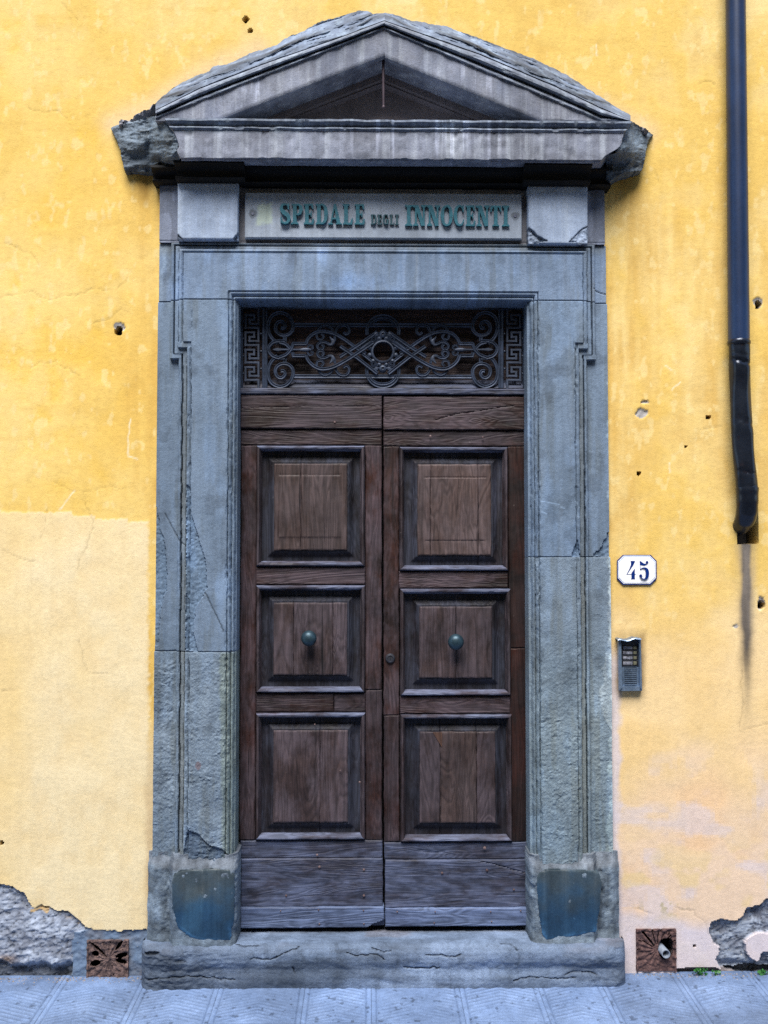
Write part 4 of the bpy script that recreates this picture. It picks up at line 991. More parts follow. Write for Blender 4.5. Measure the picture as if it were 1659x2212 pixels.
T = T * (1 + sst(.2, .6, fbm(XX * 4, SS * 9, 233, 4))[..., None] * (1 - sst(.2, .3, SS))[..., None] * np.array([-.05, -.2, -.28]))
T = T * (1 - .35 * (1 - sst(.05, .13, SS))[..., None] * np.array([.6, .9, 1.1]))
T = T * (1 - .35 * sst(.75, .25, XX - xs0 + .1 * ch) * fr)[..., None] * (1 - .2 * sst(.5, .1, xs1 - XX) * fr)[..., None]
n = XX.size; q, k = gridq(m, nx)
V = np.stack([XX.ravel(), YY.ravel(), ZZ.ravel()], -1)
# end caps close the step backwards
VB = V.copy(); VB[:, 1] = .13; VB[:, 2] = np.minimum(VB[:, 2], .15)
V = np.concatenate([V, VB]); Q = [q.reshape(-1, 4)[:, ::-1]]
ia = np.arange(m - 1) * nx; Q.append(np.stack([ia, ia + nx, ia + nx + n, ia + n], -1)[:, ::-1]); ib = ia + nx - 1; Q.append(np.stack([ib, ib + n, ib + nx + n, ib + nx], -1)[:, ::-1])
step = quads('threshold_step', V, np.concatenate(Q), STONE_STEP, doorway, np.concatenate([T.reshape(-1, 3)] * 2), 40)

# near-black sheet, paints the unlit interior behind the door gaps
poly('dark_interior_sheet', [(px(480), .19, .1), (px(1180), .19, .1), (px(1180), .19, Z(600, .1)), (px(480), .19, Z(600, .1))], [(0, 1, 2, 3)], DARK_FILL, doorway, 0)

# ================================================================ DOOR LEAVES
YD = .065
def board(name, u0, u1, v0, v1, y, mat, parent, seed, r=.004, d=.004, extra=None, amp=.0008, yb=.098):
    um, vm = (u0 + u1) / 2, (v0 + v1) / 2
    x0, x1, z0, z1 = X(u0, y, vm), X(u1, y, vm), Z(v1, y, um), Z(v0, y, um)
    lng = 'x' if (x1 - x0) > (z1 - z0) else 'z'
    def f(a, b):
        g = fbm(a * 8, b * 160, seed, 3) if lng == 'x' else fbm(a * 160, b * 8, seed, 3)
        yy = y + eround(a, b, x0, x1, z0, z1, r, d) + amp * fbm(a * 20, b * 20, seed + 3) + .0005 * g
        return extra(a, b, yy) if extra else yy
    return relief(name, x0, x1, z0, z1, f, yb, mat, parent, .0045, None, wob=.0014, seed=seed)

def split(pts, wdt=.9, dp=.008):
    def f(a, b, y):
        pu, pv = UV(a, YD, b); d = segdist(pu + 1.2 * fbm(pu / 6, pv / 6, 5, 3), pv + 1.2 * fbm(pu / 6, pv / 6, 9, 3), pts)
        return y + dp * np.exp(-(d / wdt) ** 2)
    return f

def moulding(leaf_panel, u0, u1, v0, v1):
    """four mitred lengths of worn bead round a panel"""
    um, vm = (u0 + u1) / 2, (v0 + v1) / 2
    x0, x1, z0, z1 = X(u0, YD, vm), X(u1, YD, vm), Z(v1, YD, um), Z(v0, YD, um)
    sec = [(0, .03), (.0005, YD + .004), (.0025, YD - .008), (.007, YD - .0145), (.013, YD - .014), (.0175, YD - .008), (.0195, YD + .010), (.0225, YD + .013), (.024, YD + .034)]
    sec[0] = (0.0, YD + .034)
    cor = [(x0, z0, 1, 1), (x1, z0, -1, 1), (x1, z1, -1, -1), (x0, z1, 1, -1)]
    for e in range(4):
        a, b = cor[e], cor[(e + 1) % 4]
        n = 40; V = []; F_ = []; m = len(sec)
        for i in range(n + 1):
            t = i / n
            for k, (w_, y) in enumerate(sec):
                ax, az = a[0] + a[2] * w_, a[1] + a[3] * w_; bx, bz = b[0] + b[2] * w_, b[1] + b[3] * w_
                j = .0007 * float(vn(np.array(t * 17 + e * 31), np.array(k * .4), 7)) if 0 < i < n else 0
                V.append((ax + (bx - ax) * t + j, y + j, az + (bz - az) * t + j))
        for i in range(n):
            for k in range(m - 1): F_.append((i * m + k, (i + 1) * m + k, (i + 1) * m + k + 1, i * m + k + 1))
        F_ += [tuple(range(m)), tuple(n * m + k for k in range(m))]
        poly('moulding', V, F_, WOOD_MOULD if e % 2 == 0 else WOOD_MOULDZ, leaf_panel, 45)

def panel(leaf, rect, field, boards, seed, inner=None, extra=None, mats=(None,)):
    u0, u1, v0, v1 = rect; fu0, fu1, fv0, fv1 = field
    um, vm = (u0 + u1) / 2, (v0 + v1) / 2; yg = YD + .025
    x0, x1, z0, z1 = X(u0 + 8, YD, vm), X(u1 - 8, YD, vm), Z(v1 - 8, YD, um), Z(v0 + 8, YD, um)
    fx0, fx1, fz0, fz1 = X(fu0, YD, vm), X(fu1, YD, vm), Z(fv1, YD, um), Z(fv0, YD, um)
    def f(a, b):
        e = np.maximum(np.maximum(fx0 - a, a - fx1), np.maximum(fz0 - b, b - fz1))      # distance outside the field
        y = np.interp(e, [-.01, .0, .008, .0085, .010, .028, .032, .2], [YD + .006, YD + .006, YD + .006, YD + .0075, YD + .009, yg, yg + .001, yg + .001])
        for (ub, _) in boards[:-1]:
            xb_ = X(ub, YD, vm); y = y + .004 * np.exp(-((a - xb_ - .001 * fbm(b * 30, b * 0, seed)) / .0022) ** 2)
        return y + .0006 * fbm(a * 130, b * 8, seed, 3)
    p = relief('panel', x0, x1, z0, z1, f, .097, WOOD_GROUND, leaf, .0035)
    moulding(p, u0, u1, v0, v1)
    ua = fu0
    for i, (ub, mt) in enumerate(boards):
        def ex(a, b, y, ua=ua, ub=ub):
            pu, pv = UV(a, YD, b)
            if inner:
                m_ = (pu > inner[0]) & (pu < inner[1]) & (pv > inner[2]) & (pv < inner[3]); y = np.where(m_, y - .0022, y)
                d = np.maximum(np.maximum(inner[0] - pu, pu - inner[1]), np.maximum(inner[2] - pv, pv - inner[3])); y = y + .0022 * np.exp(-(d / .9) ** 2)
            return extra(a, b, y) if extra else y
        bo = board('field_board', ua + (.45 if i else 0), ub - (.45 if i < len(boards) - 1 else 0), fv0, fv1, YD - .0025, mt, p, seed + 3 * i, .0022, .003, ex, yb=YD + .014)
        ua = ub
    return p

def nails(leaf, pts, y):
    for (u, v, r) in pts:
        x, z = P(u, v, y)
        lathe('nail', [(r * .0016, .003), (r * .0016, -.0006), (r * .0011, -.0016), (.0002, -.002)], (float(x), y, float(z)), NAIL, leaf, 10)

def core(leaf, u0, u1, v0, v1):
    um, vm = (u0 + u1) / 2, (v0 + v1) / 2
    box('core', X(u0, .1, vm), X(u1, .1, vm), .0985, .125, Z(v1, .1, um), Z(v0, .1, um), WOOD_CORE, leaf, 0)

leafL = thing('door_leaf', 'left leaf of the brown panelled door, without a keyhole, knob set higher than a dark knot', 'door', (X(672, YD), YD, Z(2005, YD)))
leafL['label'] = 'left leaf of the dark panelled double door, plain round knob, chipped bottom corner'
leafR = thing('door_leaf', 'right leaf of the dark panelled double door, with lock cylinder and reddish outer stile', 'door', (X(985, YD), YD, Z(2003, YD)))

# left leaf
L = leafL; core(L, 521, 823.5, 858, 2000)
board('top_board', 519.5, 825, 853.5, 925.5, YD - .012, WOOD_X, L, 301, extra=split([(520, 882), (600, 880), (700, 879), (825, 878)], .8, .003))
board('rail', 519.5, 824.5, 927.5, 961.5, YD, WOOD_X, L, 303)
board('stile', 519, 552.5, 962.3, 1814.8, YD, WOOD_Z, L, 305)
board('stile', 789.5, 824.5, 962.3, 1490, YD, WOOD_Z, L, 307)
board('stile', 789.8, 825, 1490.6, 1814.8, YD + .0006, WOOD_Z, L, 309, extra=split([(790, 1495), (825, 1462)], .9, .005))
board('rail', 553, 789, 1224.8, 1262.8, YD + .0004, WOOD_X, L, 311)
board('rail', 552.5, 721, 1497.5, 1538.3, YD + .0004, WOOD_X, L, 313)
board('rail', 721.6, 789.2, 1497.5, 1538.3, YD + .0012, WOOD_X, L, 315)
board('rail', 519, 826, 1815.6, 1853.5, YD, WOOD_LOW, L, 317)
board('kick_board', 520, 827, 1855, 1958.5, YD - .010, WOOD_LOW, L, 319, amp=.0018)
def chipc(a, b, y):
    pu, pv = UV(a, YD - .02, b); return np.where(inpoly(pu + 2 * fbm(pu / 5, pv / 5, 3), pv, [(840, 1982), (822, 1990), (806, 1996), (796, 2003), (770, 2010), (840, 2010)]), YD + .006, y)
board('bottom_strip', 519, 830, 1959.8, 2005, YD - .022, WOOD_SILL, L, 321, extra=chipc)
FA, FP = WOOD_FIELD, WOOD_FIELD_PALE
panel(L, (553.5, 788.5, 962.5, 1223.6), (592, 750, 1001.5, 1188.5), [(650, FP), (750, FP)], 331, inner=(601, 737, 1027, 1162))
panel(L, (552.8, 789.2, 1264, 1496), (591, 749.5, 1302, 1458.5), [(634, FA), (719, FA), (749.5, FA)], 341, extra=split([(682, 1375), (688, 1420), (684, 1458)], .7, .003))
panel(L, (552, 789.4, 1539.5, 1813.5), (590.5, 751, 1578, 1777), [(691, FA), (751, FA)], 351)
# right leaf
L = leafR; core(L, 832, 1138, 860, 1998)
board('top_board', 828.8, 1133.5, 856.5, 928.3, YD - .012, WOOD_X, L, 401, extra=split([(940, 908), (985, 895), (1035, 888), (1070, 882), (1110, 877)], .9, .005))
board('rail', 828.8, 1134, 930.3, 963.8, YD, WOOD_X, L, 403)
board('stile', 829, 861.5, 964.6, 1545, YD, WOOD_Z, L, 405)
board('stile', 829.5, 862.5, 1545.6, 1818.5, YD + .0006, WOOD_Z, L, 407)
board('stile', 1099, 1136.5, 964.6, 1400, YD, WOOD_RED, L, 409)
board('stile', 1103, 1140.5, 1400.5, 1818.5, YD + .0006, WOOD_RED, L, 411)
board('rail', 862.2, 1098, 1234, 1270.5, YD + .0004, WOOD_X, L, 413)
board('rail', 863.5, 1103, 1503.5, 1541.5, YD + .0004, WOOD_X, L, 415)
board('rail', 830, 1141.5, 1819.3, 1856, YD, WOOD_LOW, L, 417, extra=split([(905, 1838), (940, 1842), (960, 1840)], 2.5, .004))
board('kick_board', 831.5, 1142, 1857.8, 1960.5, YD - .010, WOOD_LOW, L, 419, amp=.0018, extra=split([(1035, 1858), (1070, 1866), (1110, 1878), (1142, 1885)], .9, .006))
board('bottom_strip', 832.5, 1142.5, 1961.8, 2001.5, YD - .022, WOOD_SILL, L, 421)
panel(L, (862.3, 1097.8, 965.3, 1233), (902, 1060.5, 1003, 1199.5), [(930, FP), (1033, FP), (1060.5, FP)], 431, inner=(917, 1050, 1032, 1167.5))
panel(L, (863.8, 1103.5, 1271.5, 1502.5), (906, 1063, 1310.5, 1465), [(985, FA), (1063, FA)], 441)
panel(L, (864.5, 1106.5, 1542.5, 1817.5), (907, 1070, 1581, 1778), [(951, FA), (1030, FP), (1070, FA)], 451)
x, z = P([935, 955, 955], [1582, 1582, 1615], YD - .0045)
poly('patch', [(x[0], YD - .0047, z[0]), (x[1], YD - .0047, z[1]), (x[2], YD - .0047, z[2]), (x[0], YD + .001, z[0]), (x[1], YD + .001, z[1]), (x[2], YD + .001, z[2])],
     [(0, 1, 2), (0, 3, 4, 1), (1, 4, 5, 2), (2, 5, 3, 0)], WOOD_PATCH, leafR, 0)
def knob(leaf, u, v, r):
    y0 = YD - .004; x, z = P(u, v, y0 - .05)
    k = lathe('knob', [(.020, .004), (.020, -.003), (.012, -.008), (.010, -.020), (.014, -.026), (r * .8, -.032), (r, -.045), (r * .94, -.056), (r * .72, -.066), (r * .4, -.072), (.0005, -.074)], (float(x), y0, float(z)), KNOB, leaf, 32)
    lathe('rose', [(.026, .003), (.026, -.002), (.021, -.0045), (.0005, -.0045)], (float(x), y0 - .0005, float(z)), LOCK, k, 28)
knob(leafL, 667, 1379, .034); knob(leafR, 985, 1387, .035)
x, z = P(843, 1422, YD)
lk = lathe('lock_cylinder', [(.021, .004), (.021, -.006), (.018, -.010), (.013, -.011), (.012, -.008), (.0005, -.008)], (float(x), YD, float(z)), LOCK, leafR, 28)
box('keyway', float(x) - .0014, float(x) + .0014, YD - .0086, YD - .006, float(z) - .006, float(z) + .006, BLACK, lk, 0)
nails(leafL, [(723, 912, 3.2), (735, 1665, 2.4), (777, 1690, 3), (685, 1812 + 35, 3), (690, 1873, 3.4), (786, 1879, 3.2), (618, 1935, 2.6), (826 - 40, 1935, 3.2)], YD - .0135)
nails(leafL, [(688, 1963 + 3, 2.0), (785, 1967, 2.0), (690, 1996, 2.0), (786, 1996, 2.0), (606, 1968, 1.6)], YD - .0245)
nails(leafL, [(680, 1735 - 170, 2)], YD - .002)
nails(leafR, [(930, 942, 3), (1043, 945, 3), (955, 1880 + 6, 3.4), (1052, 1880, 3.6), (1110, 1922, 2.6), (1047, 1832, 4)], YD - .0135)
nails(leafR, [(858, 1970, 1.8), (940, 1970, 1.8), (1060, 1970, 1.8), (1125, 1968, 1.8), (938, 1994, 1.8), (1062, 1991, 1.8)], YD - .0245)

# ================================================================ TRANSOM
YG = .062
grille = thing('transom_grille', 'dark wrought-iron grille of scrolls and key borders on boards over the door', 'grille', (X(828, YG), YG, Z(850, YG)))
def gm(pts, y=YG):
    a = np.array(pts, float); x, z = P(a[:, 0], a[:, 1], y); return np.stack([x, z], -1)
def gs(pts, n=60):
    """smooth line through drawing points"""
    a = np.array(pts, float); m = len(a); out = []
    for i in range(m - 1):
        p0, p1, p2, p3 = a[max(i - 1, 0)], a[i], a[i + 1], a[min(i + 2, m - 1)]
        for k in range(max(3, n // m)):
            t = k / max(3, n // m)
            out.append(.5 * ((2 * p1) + (-p0 + p2) * t + (2 * p0 - 5 * p1 + 4 * p2 - p3) * t * t + (-p0 + 3 * p1 - 3 * p2 + p3) * t ** 3))
    out.append(a[-1]); return np.array(out)
px_m = 0.002 * (4.2 + YG) / 4.2
def bar(name, pts, wpx, th=.010, y=YG, grooved=True, closed=False, taper=None):
    return ribbon(name, gm(pts, y), wpx * 1.18 * px_m, th, y, IRON, grille, closed, grooved, taper)
def mirror(pts): a = np.array(pts, float).copy(); a[:, 0] = 2 * 827 - a[:, 0]; return a
def both(fn, pts, *a, **k): fn(pts, *a, **k); fn(mirror(pts), *a, **k)
# greek key borders
key = []
for i in range(4):
    y0 = 674.7 + 37.7 * i - 4
    key += [(558.6, y0), (558.6, y0 + 29), (539.4, y0 + 29), (539.4, y0 + 20.2), (549.2, y0 + 20.2), (549.2, y0 + 10.3), (530.5, y0 + 10.3), (530.5, y0 + 37.7)]
# one continuous band laid as straight lengths
def keystrip(pts):
    p = np.array(pts)
    for i in range(len(p) - 1):
        a, b = p[i], p[i + 1]
        d = (b - a) / max(1e-6, np.linalg.norm(b - a)); a2, b2 = a - d * 2.35, b + d * 2.35
        ribbon('key_bar', gm([a2, b2], YG + .002 + .0004 * (i % 2)), 4.7 * px_m, .008, YG + .002 + .0004 * (i % 2), IRON, grille, False, False)
keystrip(key[:-0] if False else key + [(558.6, 674.7 + 37.7 * 4 - 4), (558.6, 838)])
keystrip(mirror(key + [(558.6, 674.7 + 37.7 * 4 - 4), (558.6, 838)]))
for i in range(4):
    for uu, off in ((564.2, 13), (524.9, 23)):
        for q in (uu, 2 * 827 - uu):
            x, z = P(q, 674.7 + 37.7 * i + off - 4, YG)
            lathe('rivet', [(.0052, .006), (.0052, -.001), (.0036, -.005), (.0003, -.0065)], (float(x), YG, float(z)), IRON, grille, 12)
both(lambda p: bar('upright_bar', p, 9.5, .016, YG + .004), [(572.5, 668), (572.5, 839)])
both(lambda p: bar('border_bar', p, 4.5, .010), [(522.5, 668), (522.5, 839)])
bar('long_bar', [(632, 702.5), (1022, 703.5)], 7.5, .012, YG + .004)
bar('long_bar', [(632, 814), (1022, 815)], 7.5, .012, YG + .004)
# corner volutes
def spiral(cx, cy, r0, r1, a0, turns, n=70, sy=1):
    out = []
    for i in range(n):
        t = i / (n - 1); r = r0 + (r1 - r0) * t ** .8; a = a0 + turns * 2 * math.pi * t
        out.append((cx + r * math.cos(a), cy + sy * r * math.sin(a)))
    return out
for sy, cy in ((1, 706), (-1, 806)):
    outer = gs([(600, 756 - 0 if False else cy + sy * 37), (588, cy + sy * 26), (581, cy + sy * 12), (579.5, cy - sy * 4), (585, cy - sy * 20), (598, cy - sy * 29), (613, cy - sy * 29), (626, cy - sy * 20), (633, cy - sy * 5), (632, cy + sy * 8), (624, cy + sy * 17), (613, cy + sy * 19.5), (602, cy + sy * 16), (595.5, cy + sy * 7), (596.5, cy - sy * 4), (603, cy - sy * 10.5), (611, cy - sy * 10), (616, cy - sy * 3), (613, cy + sy * 3.5), (607, cy + sy * 3)], 120)
    both(lambda p: bar('volute', p, 6.2, .011), outer)
    both(lambda p: bar('volute_tie', p, 7, .009), [(615.5, cy + sy * 19), (615.5, cy + sy * 32)])
both(lambda p: bar('heart_loop', p, 6.2, .012, YG - .002), gs([(616, 738), (603, 737.5), (590, 741), (581.5, 750), (581.5, 760), (589, 769.5), (602, 774), (616, 774.5)], 60))
both(lambda p: bar('heart_loop', p, 6, .011, YG - .004), gs([(604, 740), (618, 745), (628, 756), (627, 757)], 30))
both(lambda p: bar('heart_loop', p, 6, .011, YG - .005), gs([(603, 773), (618, 767), (629, 755), (633, 743.5)], 30))
# spear along the middle
both(lambda p: bar('spear', p, 7, .011, YG - .002, False, False, [.15, .6, .9, .6, .5, .4, .4, .5, .9, .9, .5]), [(590, 756), (594, 756), (600, 756), (607, 756), (614, 756), (622, 756), (634, 756), (646, 756), (656, 756), (663, 756), (672, 756)])
# interlaced bands
both(lambda p: bar('interlaced_band', p, 6.4, .012, YG - .003), [(632, 748), (634, 743.5), (662, 743.5)])
both(lambda p: bar('interlaced_band', p, 6.4, .012, YG - .003), [(632, 762), (634, 769.5), (661, 769.5)])
both(lambda p: bar('interlaced_band', p, 6.4, .012, YG - .001), gs([(661, 745), (666, 733), (676, 723), (690, 717.5), (704, 717.5), (722, 722), (742, 733), (765, 749), (790, 765)], 60))
both(lambda p: bar('interlaced_band', p, 6.4, .012, YG - .006), gs([(661, 768), (666, 780), (677, 791), (691, 797.5), (706, 797.5), (722, 793), (745, 781), (770, 765), (806, 741)], 60))
both(lambda p: bar('interlaced_band', p, 6.4, .012, YG - .003), [(734, 772), (775, 746), (815, 718)])
both(lambda p: bar('interlaced_band', p, 6.4, .012, YG - .0045), [(735, 749), (772, 774), (815, 808)])
# leafy scrolls
for sy, cy in ((1, 0), (-1, 0)):
    Y_ = lambda v: 757 + (v - 757) * (1 if sy > 0 else -1)
    f = lambda pts: [(a, Y_(b)) for a, b in pts]
    both(lambda p: bar('scroll', p, 4.6, .009, YG - .001), gs(f([(686, 717), (692, 708), (702, 704), (712, 707), (720, 715)]), 30))
    both(lambda p: bar('scroll', p, 4.8, .010, YG - .001), gs(f([(724, 724), (727, 712), (735, 704), (746, 703), (753, 709), (754, 718), (748, 723), (742, 719)]), 40))
    both(lambda p: bar('scroll', p, 4.4, .009, YG - .003), gs(f([(684, 723), (686, 732), (694, 734), (699, 728), (694, 722)]), 30))
    both(lambda p: bar('scroll', p, 5.0, .010, YG - .002), gs(f([(724, 728), (722, 738), (714, 745), (702, 740), (692, 741), (686, 747), (688, 754), (696, 755), (699, 749), (695, 745)]), 50))
    both(lambda p: bar('scroll', p, 3.6, .008, YG - .002), gs(f([(664, 754), (668, 747), (675, 748), (676, 753), (671, 754)]), 24))
    both(lambda p: bar('leaf_tip', p, 7, .009, YG - .003, False, False, list(np.linspace(.2, 1, 7)) + list(np.linspace(.9, .2, 6))), gs(f([(712, 728), (716, 733), (720, 738), (716, 745), (708, 744)]), 12)[:13])
# centre: rings, diamond frame and round boss
for cy, s in ((803.5, 1), (716, -1)):
    bar('ring', [(827 + 34.5 * math.cos(a), cy + s * 33 * math.sin(a)) for a in np.linspace(-.25, math.pi + .25, 40)], 6.2, .011, YG + .002)
    bar('inner_ring', gs([(799, cy + s * 12), (806, cy + s * 20), (818, cy + s * 26), (836, cy + s * 26), (848, cy + s * 20), (855, cy + s * 12)], 40), 5, .010, YG)
bx_, bz_ = P(827, 759.5, YG - .010)
lathe('boss_ring', [(.052, .006), (.053, -.004), (.049, -.009), (.044, -.010), (.0415, -.006), (.0405, .004), (.0405, .008)], (float(bx_), YG - .006, float(bz_)), IRON, grille, 40, 'y', False)
bar('diamond_frame', [(827, 716), (773, 757), (827, 800), (881, 757)], 8, .009, YG - .001, True, True)
for i in range(12):
    a = math.pi / 12 + i * math.pi / 6; c = (827 + 29 * math.cos(a), 759.5 + 29 * math.sin(a))
    x, z = P(c[0], c[1], YG - .006)
    lathe('petal', [(.010, .006), (.0105, -.002), (.007, -.006), (.0004, -.0075)], (float(x), YG - .006, float(z)), IRON, grille, 10)
for (u, v) in ((808, 733), (846, 733), (808, 786), (846, 786)):
    bar('scroll', spiral(u, v, 8, 2, 0 if u < 827 else math.pi, 1.3 * (1 if u < 827 else -1), 26), 3.6, .012, YG - .004)
for v in (722, 796):
    x, z = P(827, v, YG - .01)
    lathe('clasp', [(.018, .012), (.018, .0), (.013, -.007), (.007, -.009), (.0045, -.004), (.0003, -.003)], (float(x), YG - .006, float(z)), IRON, grille, 16)
    for q in (812, 842):
        x, z = P(q, v, YG - .01)
        lathe('clasp', [(.013, .010), (.014, .0), (.010, -.008), (.0003, -.011)], (float(x), YG - .004, float(z)), IRON, grille, 14)

transom = grille
board('back_board', 516, 1138, 640, 760, .102, WOOD_BACK, transom, 501, yb=.13)
board('back_board', 516, 1138, 761, 842, .102, WOOD_BACK, transom, 503, yb=.13)
xa_, xb_ = X(517, .06, 830), X(1137, .06, 830)
extrude_x('sill', [(.11, Z(818, .10)), (.098, Z(822, .098)), (.066, Z(833, .066)), (.06, Z(837.5, .06)), (.11, Z(838, .06))], xa_, xb_, 60, WOOD_LOW, transom, .0006)
board('transom_bar', 517, 1136, 838.6, 851.5, .046, WOOD_LOW, transom, 505, yb=.12)

# ================================================================ LETTERING
def prism(V2, y0, y1):
    n = len(V2); V = [(x, y0, z) for x, z in V2] + [(x, y1, z) for x, z in V2]
    return V, [tuple(range(n)), tuple(range(2 * n - 1, n - 1, -1))] + [(i, i + n, (i + 1) % n + n, (i + 1) % n) for i in range(n)]
def rect(x0, x1, z0, z1): return [(x0, z0), (x1, z0), (x1, z1), (x0, z1)]
def serif(xc, w_, z, up, h=.07, br=.05):
    s = 1 if up else -1
    return [(xc - w_ / 2, z), (xc + w_ / 2, z), (xc + w_ / 2, z + s * h * .6), (xc + w_ / 4, z + s * (h + br)), (xc - w_ / 4, z + s * (h + br)), (xc - w_ / 2, z + s * h * .6)]
def arcstroke(pts, wd):
    p = np.array(gs(pts, 8 * len(pts))); n = len(p); w_ = np.interp(np.linspace(0, len(wd) - 1, n), range(len(wd)), wd)
    t = np.gradient(p, axis=0); t /= np.linalg.norm(t, axis=1, keepdims=True); nr = np.stack([-t[:, 1], t[:, 0]], -1)
    a, b = p + nr * w_[:, None] / 2, p - nr * w_[:, None] / 2
    return [[tuple(a[i]), tuple(a[i + 1]), tuple(b[i + 1]), tuple(b[i])] for i in range(n - 1)]
S_, s_ = .20, .075          # stem and hairline in units of the cap height
def glyph(ch):
    g = []
    if ch == 'I': g = [rect(.14, .34, 0, 1), serif(.24, .44, 0, True), serif(.24, .44, 1, False)]; w_ = .48
    elif ch == 'N':
        g = [rect(.12, .22, 0, 1), rect(.58, .68, 0, 1), [(.10, 1), (.32, 1), (.70, 0), (.48, 0)], serif(.17, .32, 0, True), serif(.14, .34, 1, False), serif(.63, .32, 1, False)]; w_ = .80
    elif ch == 'O':
        g = arcstroke([(.36, .97), (.17, .84), (.11, .5), (.17, .16), (.36, .03), (.55, .16), (.61, .5), (.55, .84), (.36, .97)], [.08, .15, .21, .15, .08, .15, .21, .15, .08]); w_ = .74
    elif ch == 'C':
        g = arcstroke([(.58, .70), (.52, .90), (.36, .97), (.19, .84), (.12, .5), (.19, .16), (.37, .03), (.53, .10), (.60, .28)], [.06, .09, .09, .16, .21, .16, .08, .08, .07]) + [rect(.54, .61, .66, .98)]; w_ = .68
    elif ch == 'G':
        g = arcstroke([(.58, .70), (.52, .90), (.36, .97), (.19, .84), (.12, .5), (.19, .16), (.37, .03), (.52, .09)], [.06, .09, .09, .16, .21, .16, .08, .08]) + [rect(.54, .61, .66, .98), rect(.47, .66, .02, .42), rect(.38, .72, .38, .46)]; w_ = .76
    elif ch == 'E':
        g = [rect(.12, .32, 0, 1), rect(.05, .58, 0, .085), rect(.05, .56, .915, 1), rect(.3, .46, .46, .54), [(.58, 0), (.62, .27), (.54, .27), (.46, .08)], [(.56, 1), (.58, .74), (.52, .74), (.44, .92)], rect(.43, .485, .36, .64)]; w_ = .66
    elif ch == 'L':
        g = [rect(.12, .32, 0, 1), rect(.05, .56, 0, .085), serif(.22, .38, 1, False), [(.56, 0), (.60, .30), (.53, .30), (.44, .08)]]; w_ = .64
    elif ch == 'T':
        g = [rect(.24, .44, 0, 1), rect(.04, .64, .915, 1), serif(.34, .40, 0, True), [(.04, 1), (.02, .70), (.08, .70), (.16, .92)], [(.64, 1), (.66, .70), (.60, .70), (.52, .92)]]; w_ = .68
    elif ch == 'D':
        g = [rect(.12, .32, 0, 1), serif(.2, .32, 0, True), serif(.2, .32, 1, False)] + arcstroke([(.28, .96), (.44, .95), (.57, .80), (.61, .5), (.57, .20), (.44, .05), (.28, .04)], [.08, .09, .17, .21, .17, .09, .08]); w_ = .74
    elif ch == 'P':
        g = [rect(.12, .32, 0, 1), serif(.22, .44, 0, True), serif(.2, .32, 1, False)] + arcstroke([(.28, .96), (.44, .95), (.54, .85), (.56, .71), (.52, .56), (.42, .47), (.28, .46)], [.08, .09, .17, .20, .16, .09, .08]); w_ = .66
    elif ch == 'A':
        g = [[(.08, 0), (.16, 0), (.38, 1), (.30, 1)], [(.30, 1), (.42, 1), (.68, 0), (.46, 0)], rect(.18, .52, .25, .33), serif(.12, .28, 0, True, .05, .03), serif(.57, .36, 0, True, .05, .03)]; w_ = .74
    elif ch == 'S':
        g = arcstroke([(.52, .70), (.47, .90), (.33, .97), (.19, .92), (.13, .76), (.20, .62), (.36, .50), (.50, .38), (.55, .22), (.47, .07), (.32, .03), (.18, .09), (.12, .30)], [.06, .08, .09, .13, .18, .20, .22, .20, .18, .12, .09, .08, .06]) + [rect(.49, .555, .68, .98), rect(.09, .155, .02, .32)]; w_ = .64
    return g, w_
def word(text, u0, u1, v0, v1, y, parent, mat, depth):
    tot = sum(glyph(c)[1] for c in text)
    x0, z0 = [float(k) for k in P(u0, v1, y)]; x1 = float(P(u1, v1, y)[0]); z1 = float(P(u0, v0, y)[1])
    h = z1 - z0; kx = (x1 - x0) / tot; cx = x0
    for c in text:
        g, w_ = glyph(c); V = []; F_ = []
        for i, pl in enumerate(g):
            e = .00012 * i
            v, f = prism([(cx + a * kx, z0 + b * h) for a, b in pl], y - depth - e, y + .001)
            o = len(V); V += v; F_ += [tuple(k + o for k in q) for q in f]
        poly('letter', V, F_, mat, parent, 0)
        cx += w_ * kx

YP = -.062
plaque = thing('name_plaque', 'grey stone plaque with green-blue letters SPEDALE DEGLI INNOCENTI over the lintel', 'sign', (X(828, YP), -.034, Z(513, YP)))
def plT(a, b):
    pu, pv = UV(a, YP, b); T = np.ones(a.shape + (3,)); n = fbm(pu / 8, pv / 8, 3)
    st = sst(20, 12, np.abs(pu - 571) + 4 * n) * sst(26, 18, np.abs(pv - 462) + 4 * n); T = T * (1 + st[..., None] * np.array([.35, .38, .02]))
    T = T * (1 + .10 * fbm(pu / 60, pv / 30, 7)[..., None])
    for (cx, cy) in ((547, 461), (1113, 467)):
        d = np.hypot(pu - cx, pv - cy) + 2 * n; T = T * (1 - .5 * sst(11, 8, d))[..., None]
    return T
x0, x1, z0, z1 = X(529, YP, 465), X(1127, YP, 465), Z(515, YP), Z(417, YP)
relief('slab', x0, x1, z0, z1, lambda a, b: YP + eround(a, b, x0, x1, z0, z1, .004, .003) + .0006 * fbm(a * 12, b * 12, 11), -.03, STONE_PLAQUE, plaque, .004, plT)
word('SPEDALE', 603, 790, 441.5, 485.5, YP - .0035, plaque, TEAL, .009)
word('DEGLI', 800, 862, 464, 486, YP - .0035, plaque, TEALD, .006)
word('INNOCENTI', 874, 1101, 444.5, 489, YP - .0035, plaque, TEAL, .009)
for (u, v) in ((546, 462), (1113, 467)):
    x, z = P(u, v, YP)
    lathe('fixing_screw', [(.007, .004), (.007, -.002), (.005, -.004), (.002, -.003), (.0003, -.003)], (float(x), YP, float(z)), PLUG, plaque, 14)

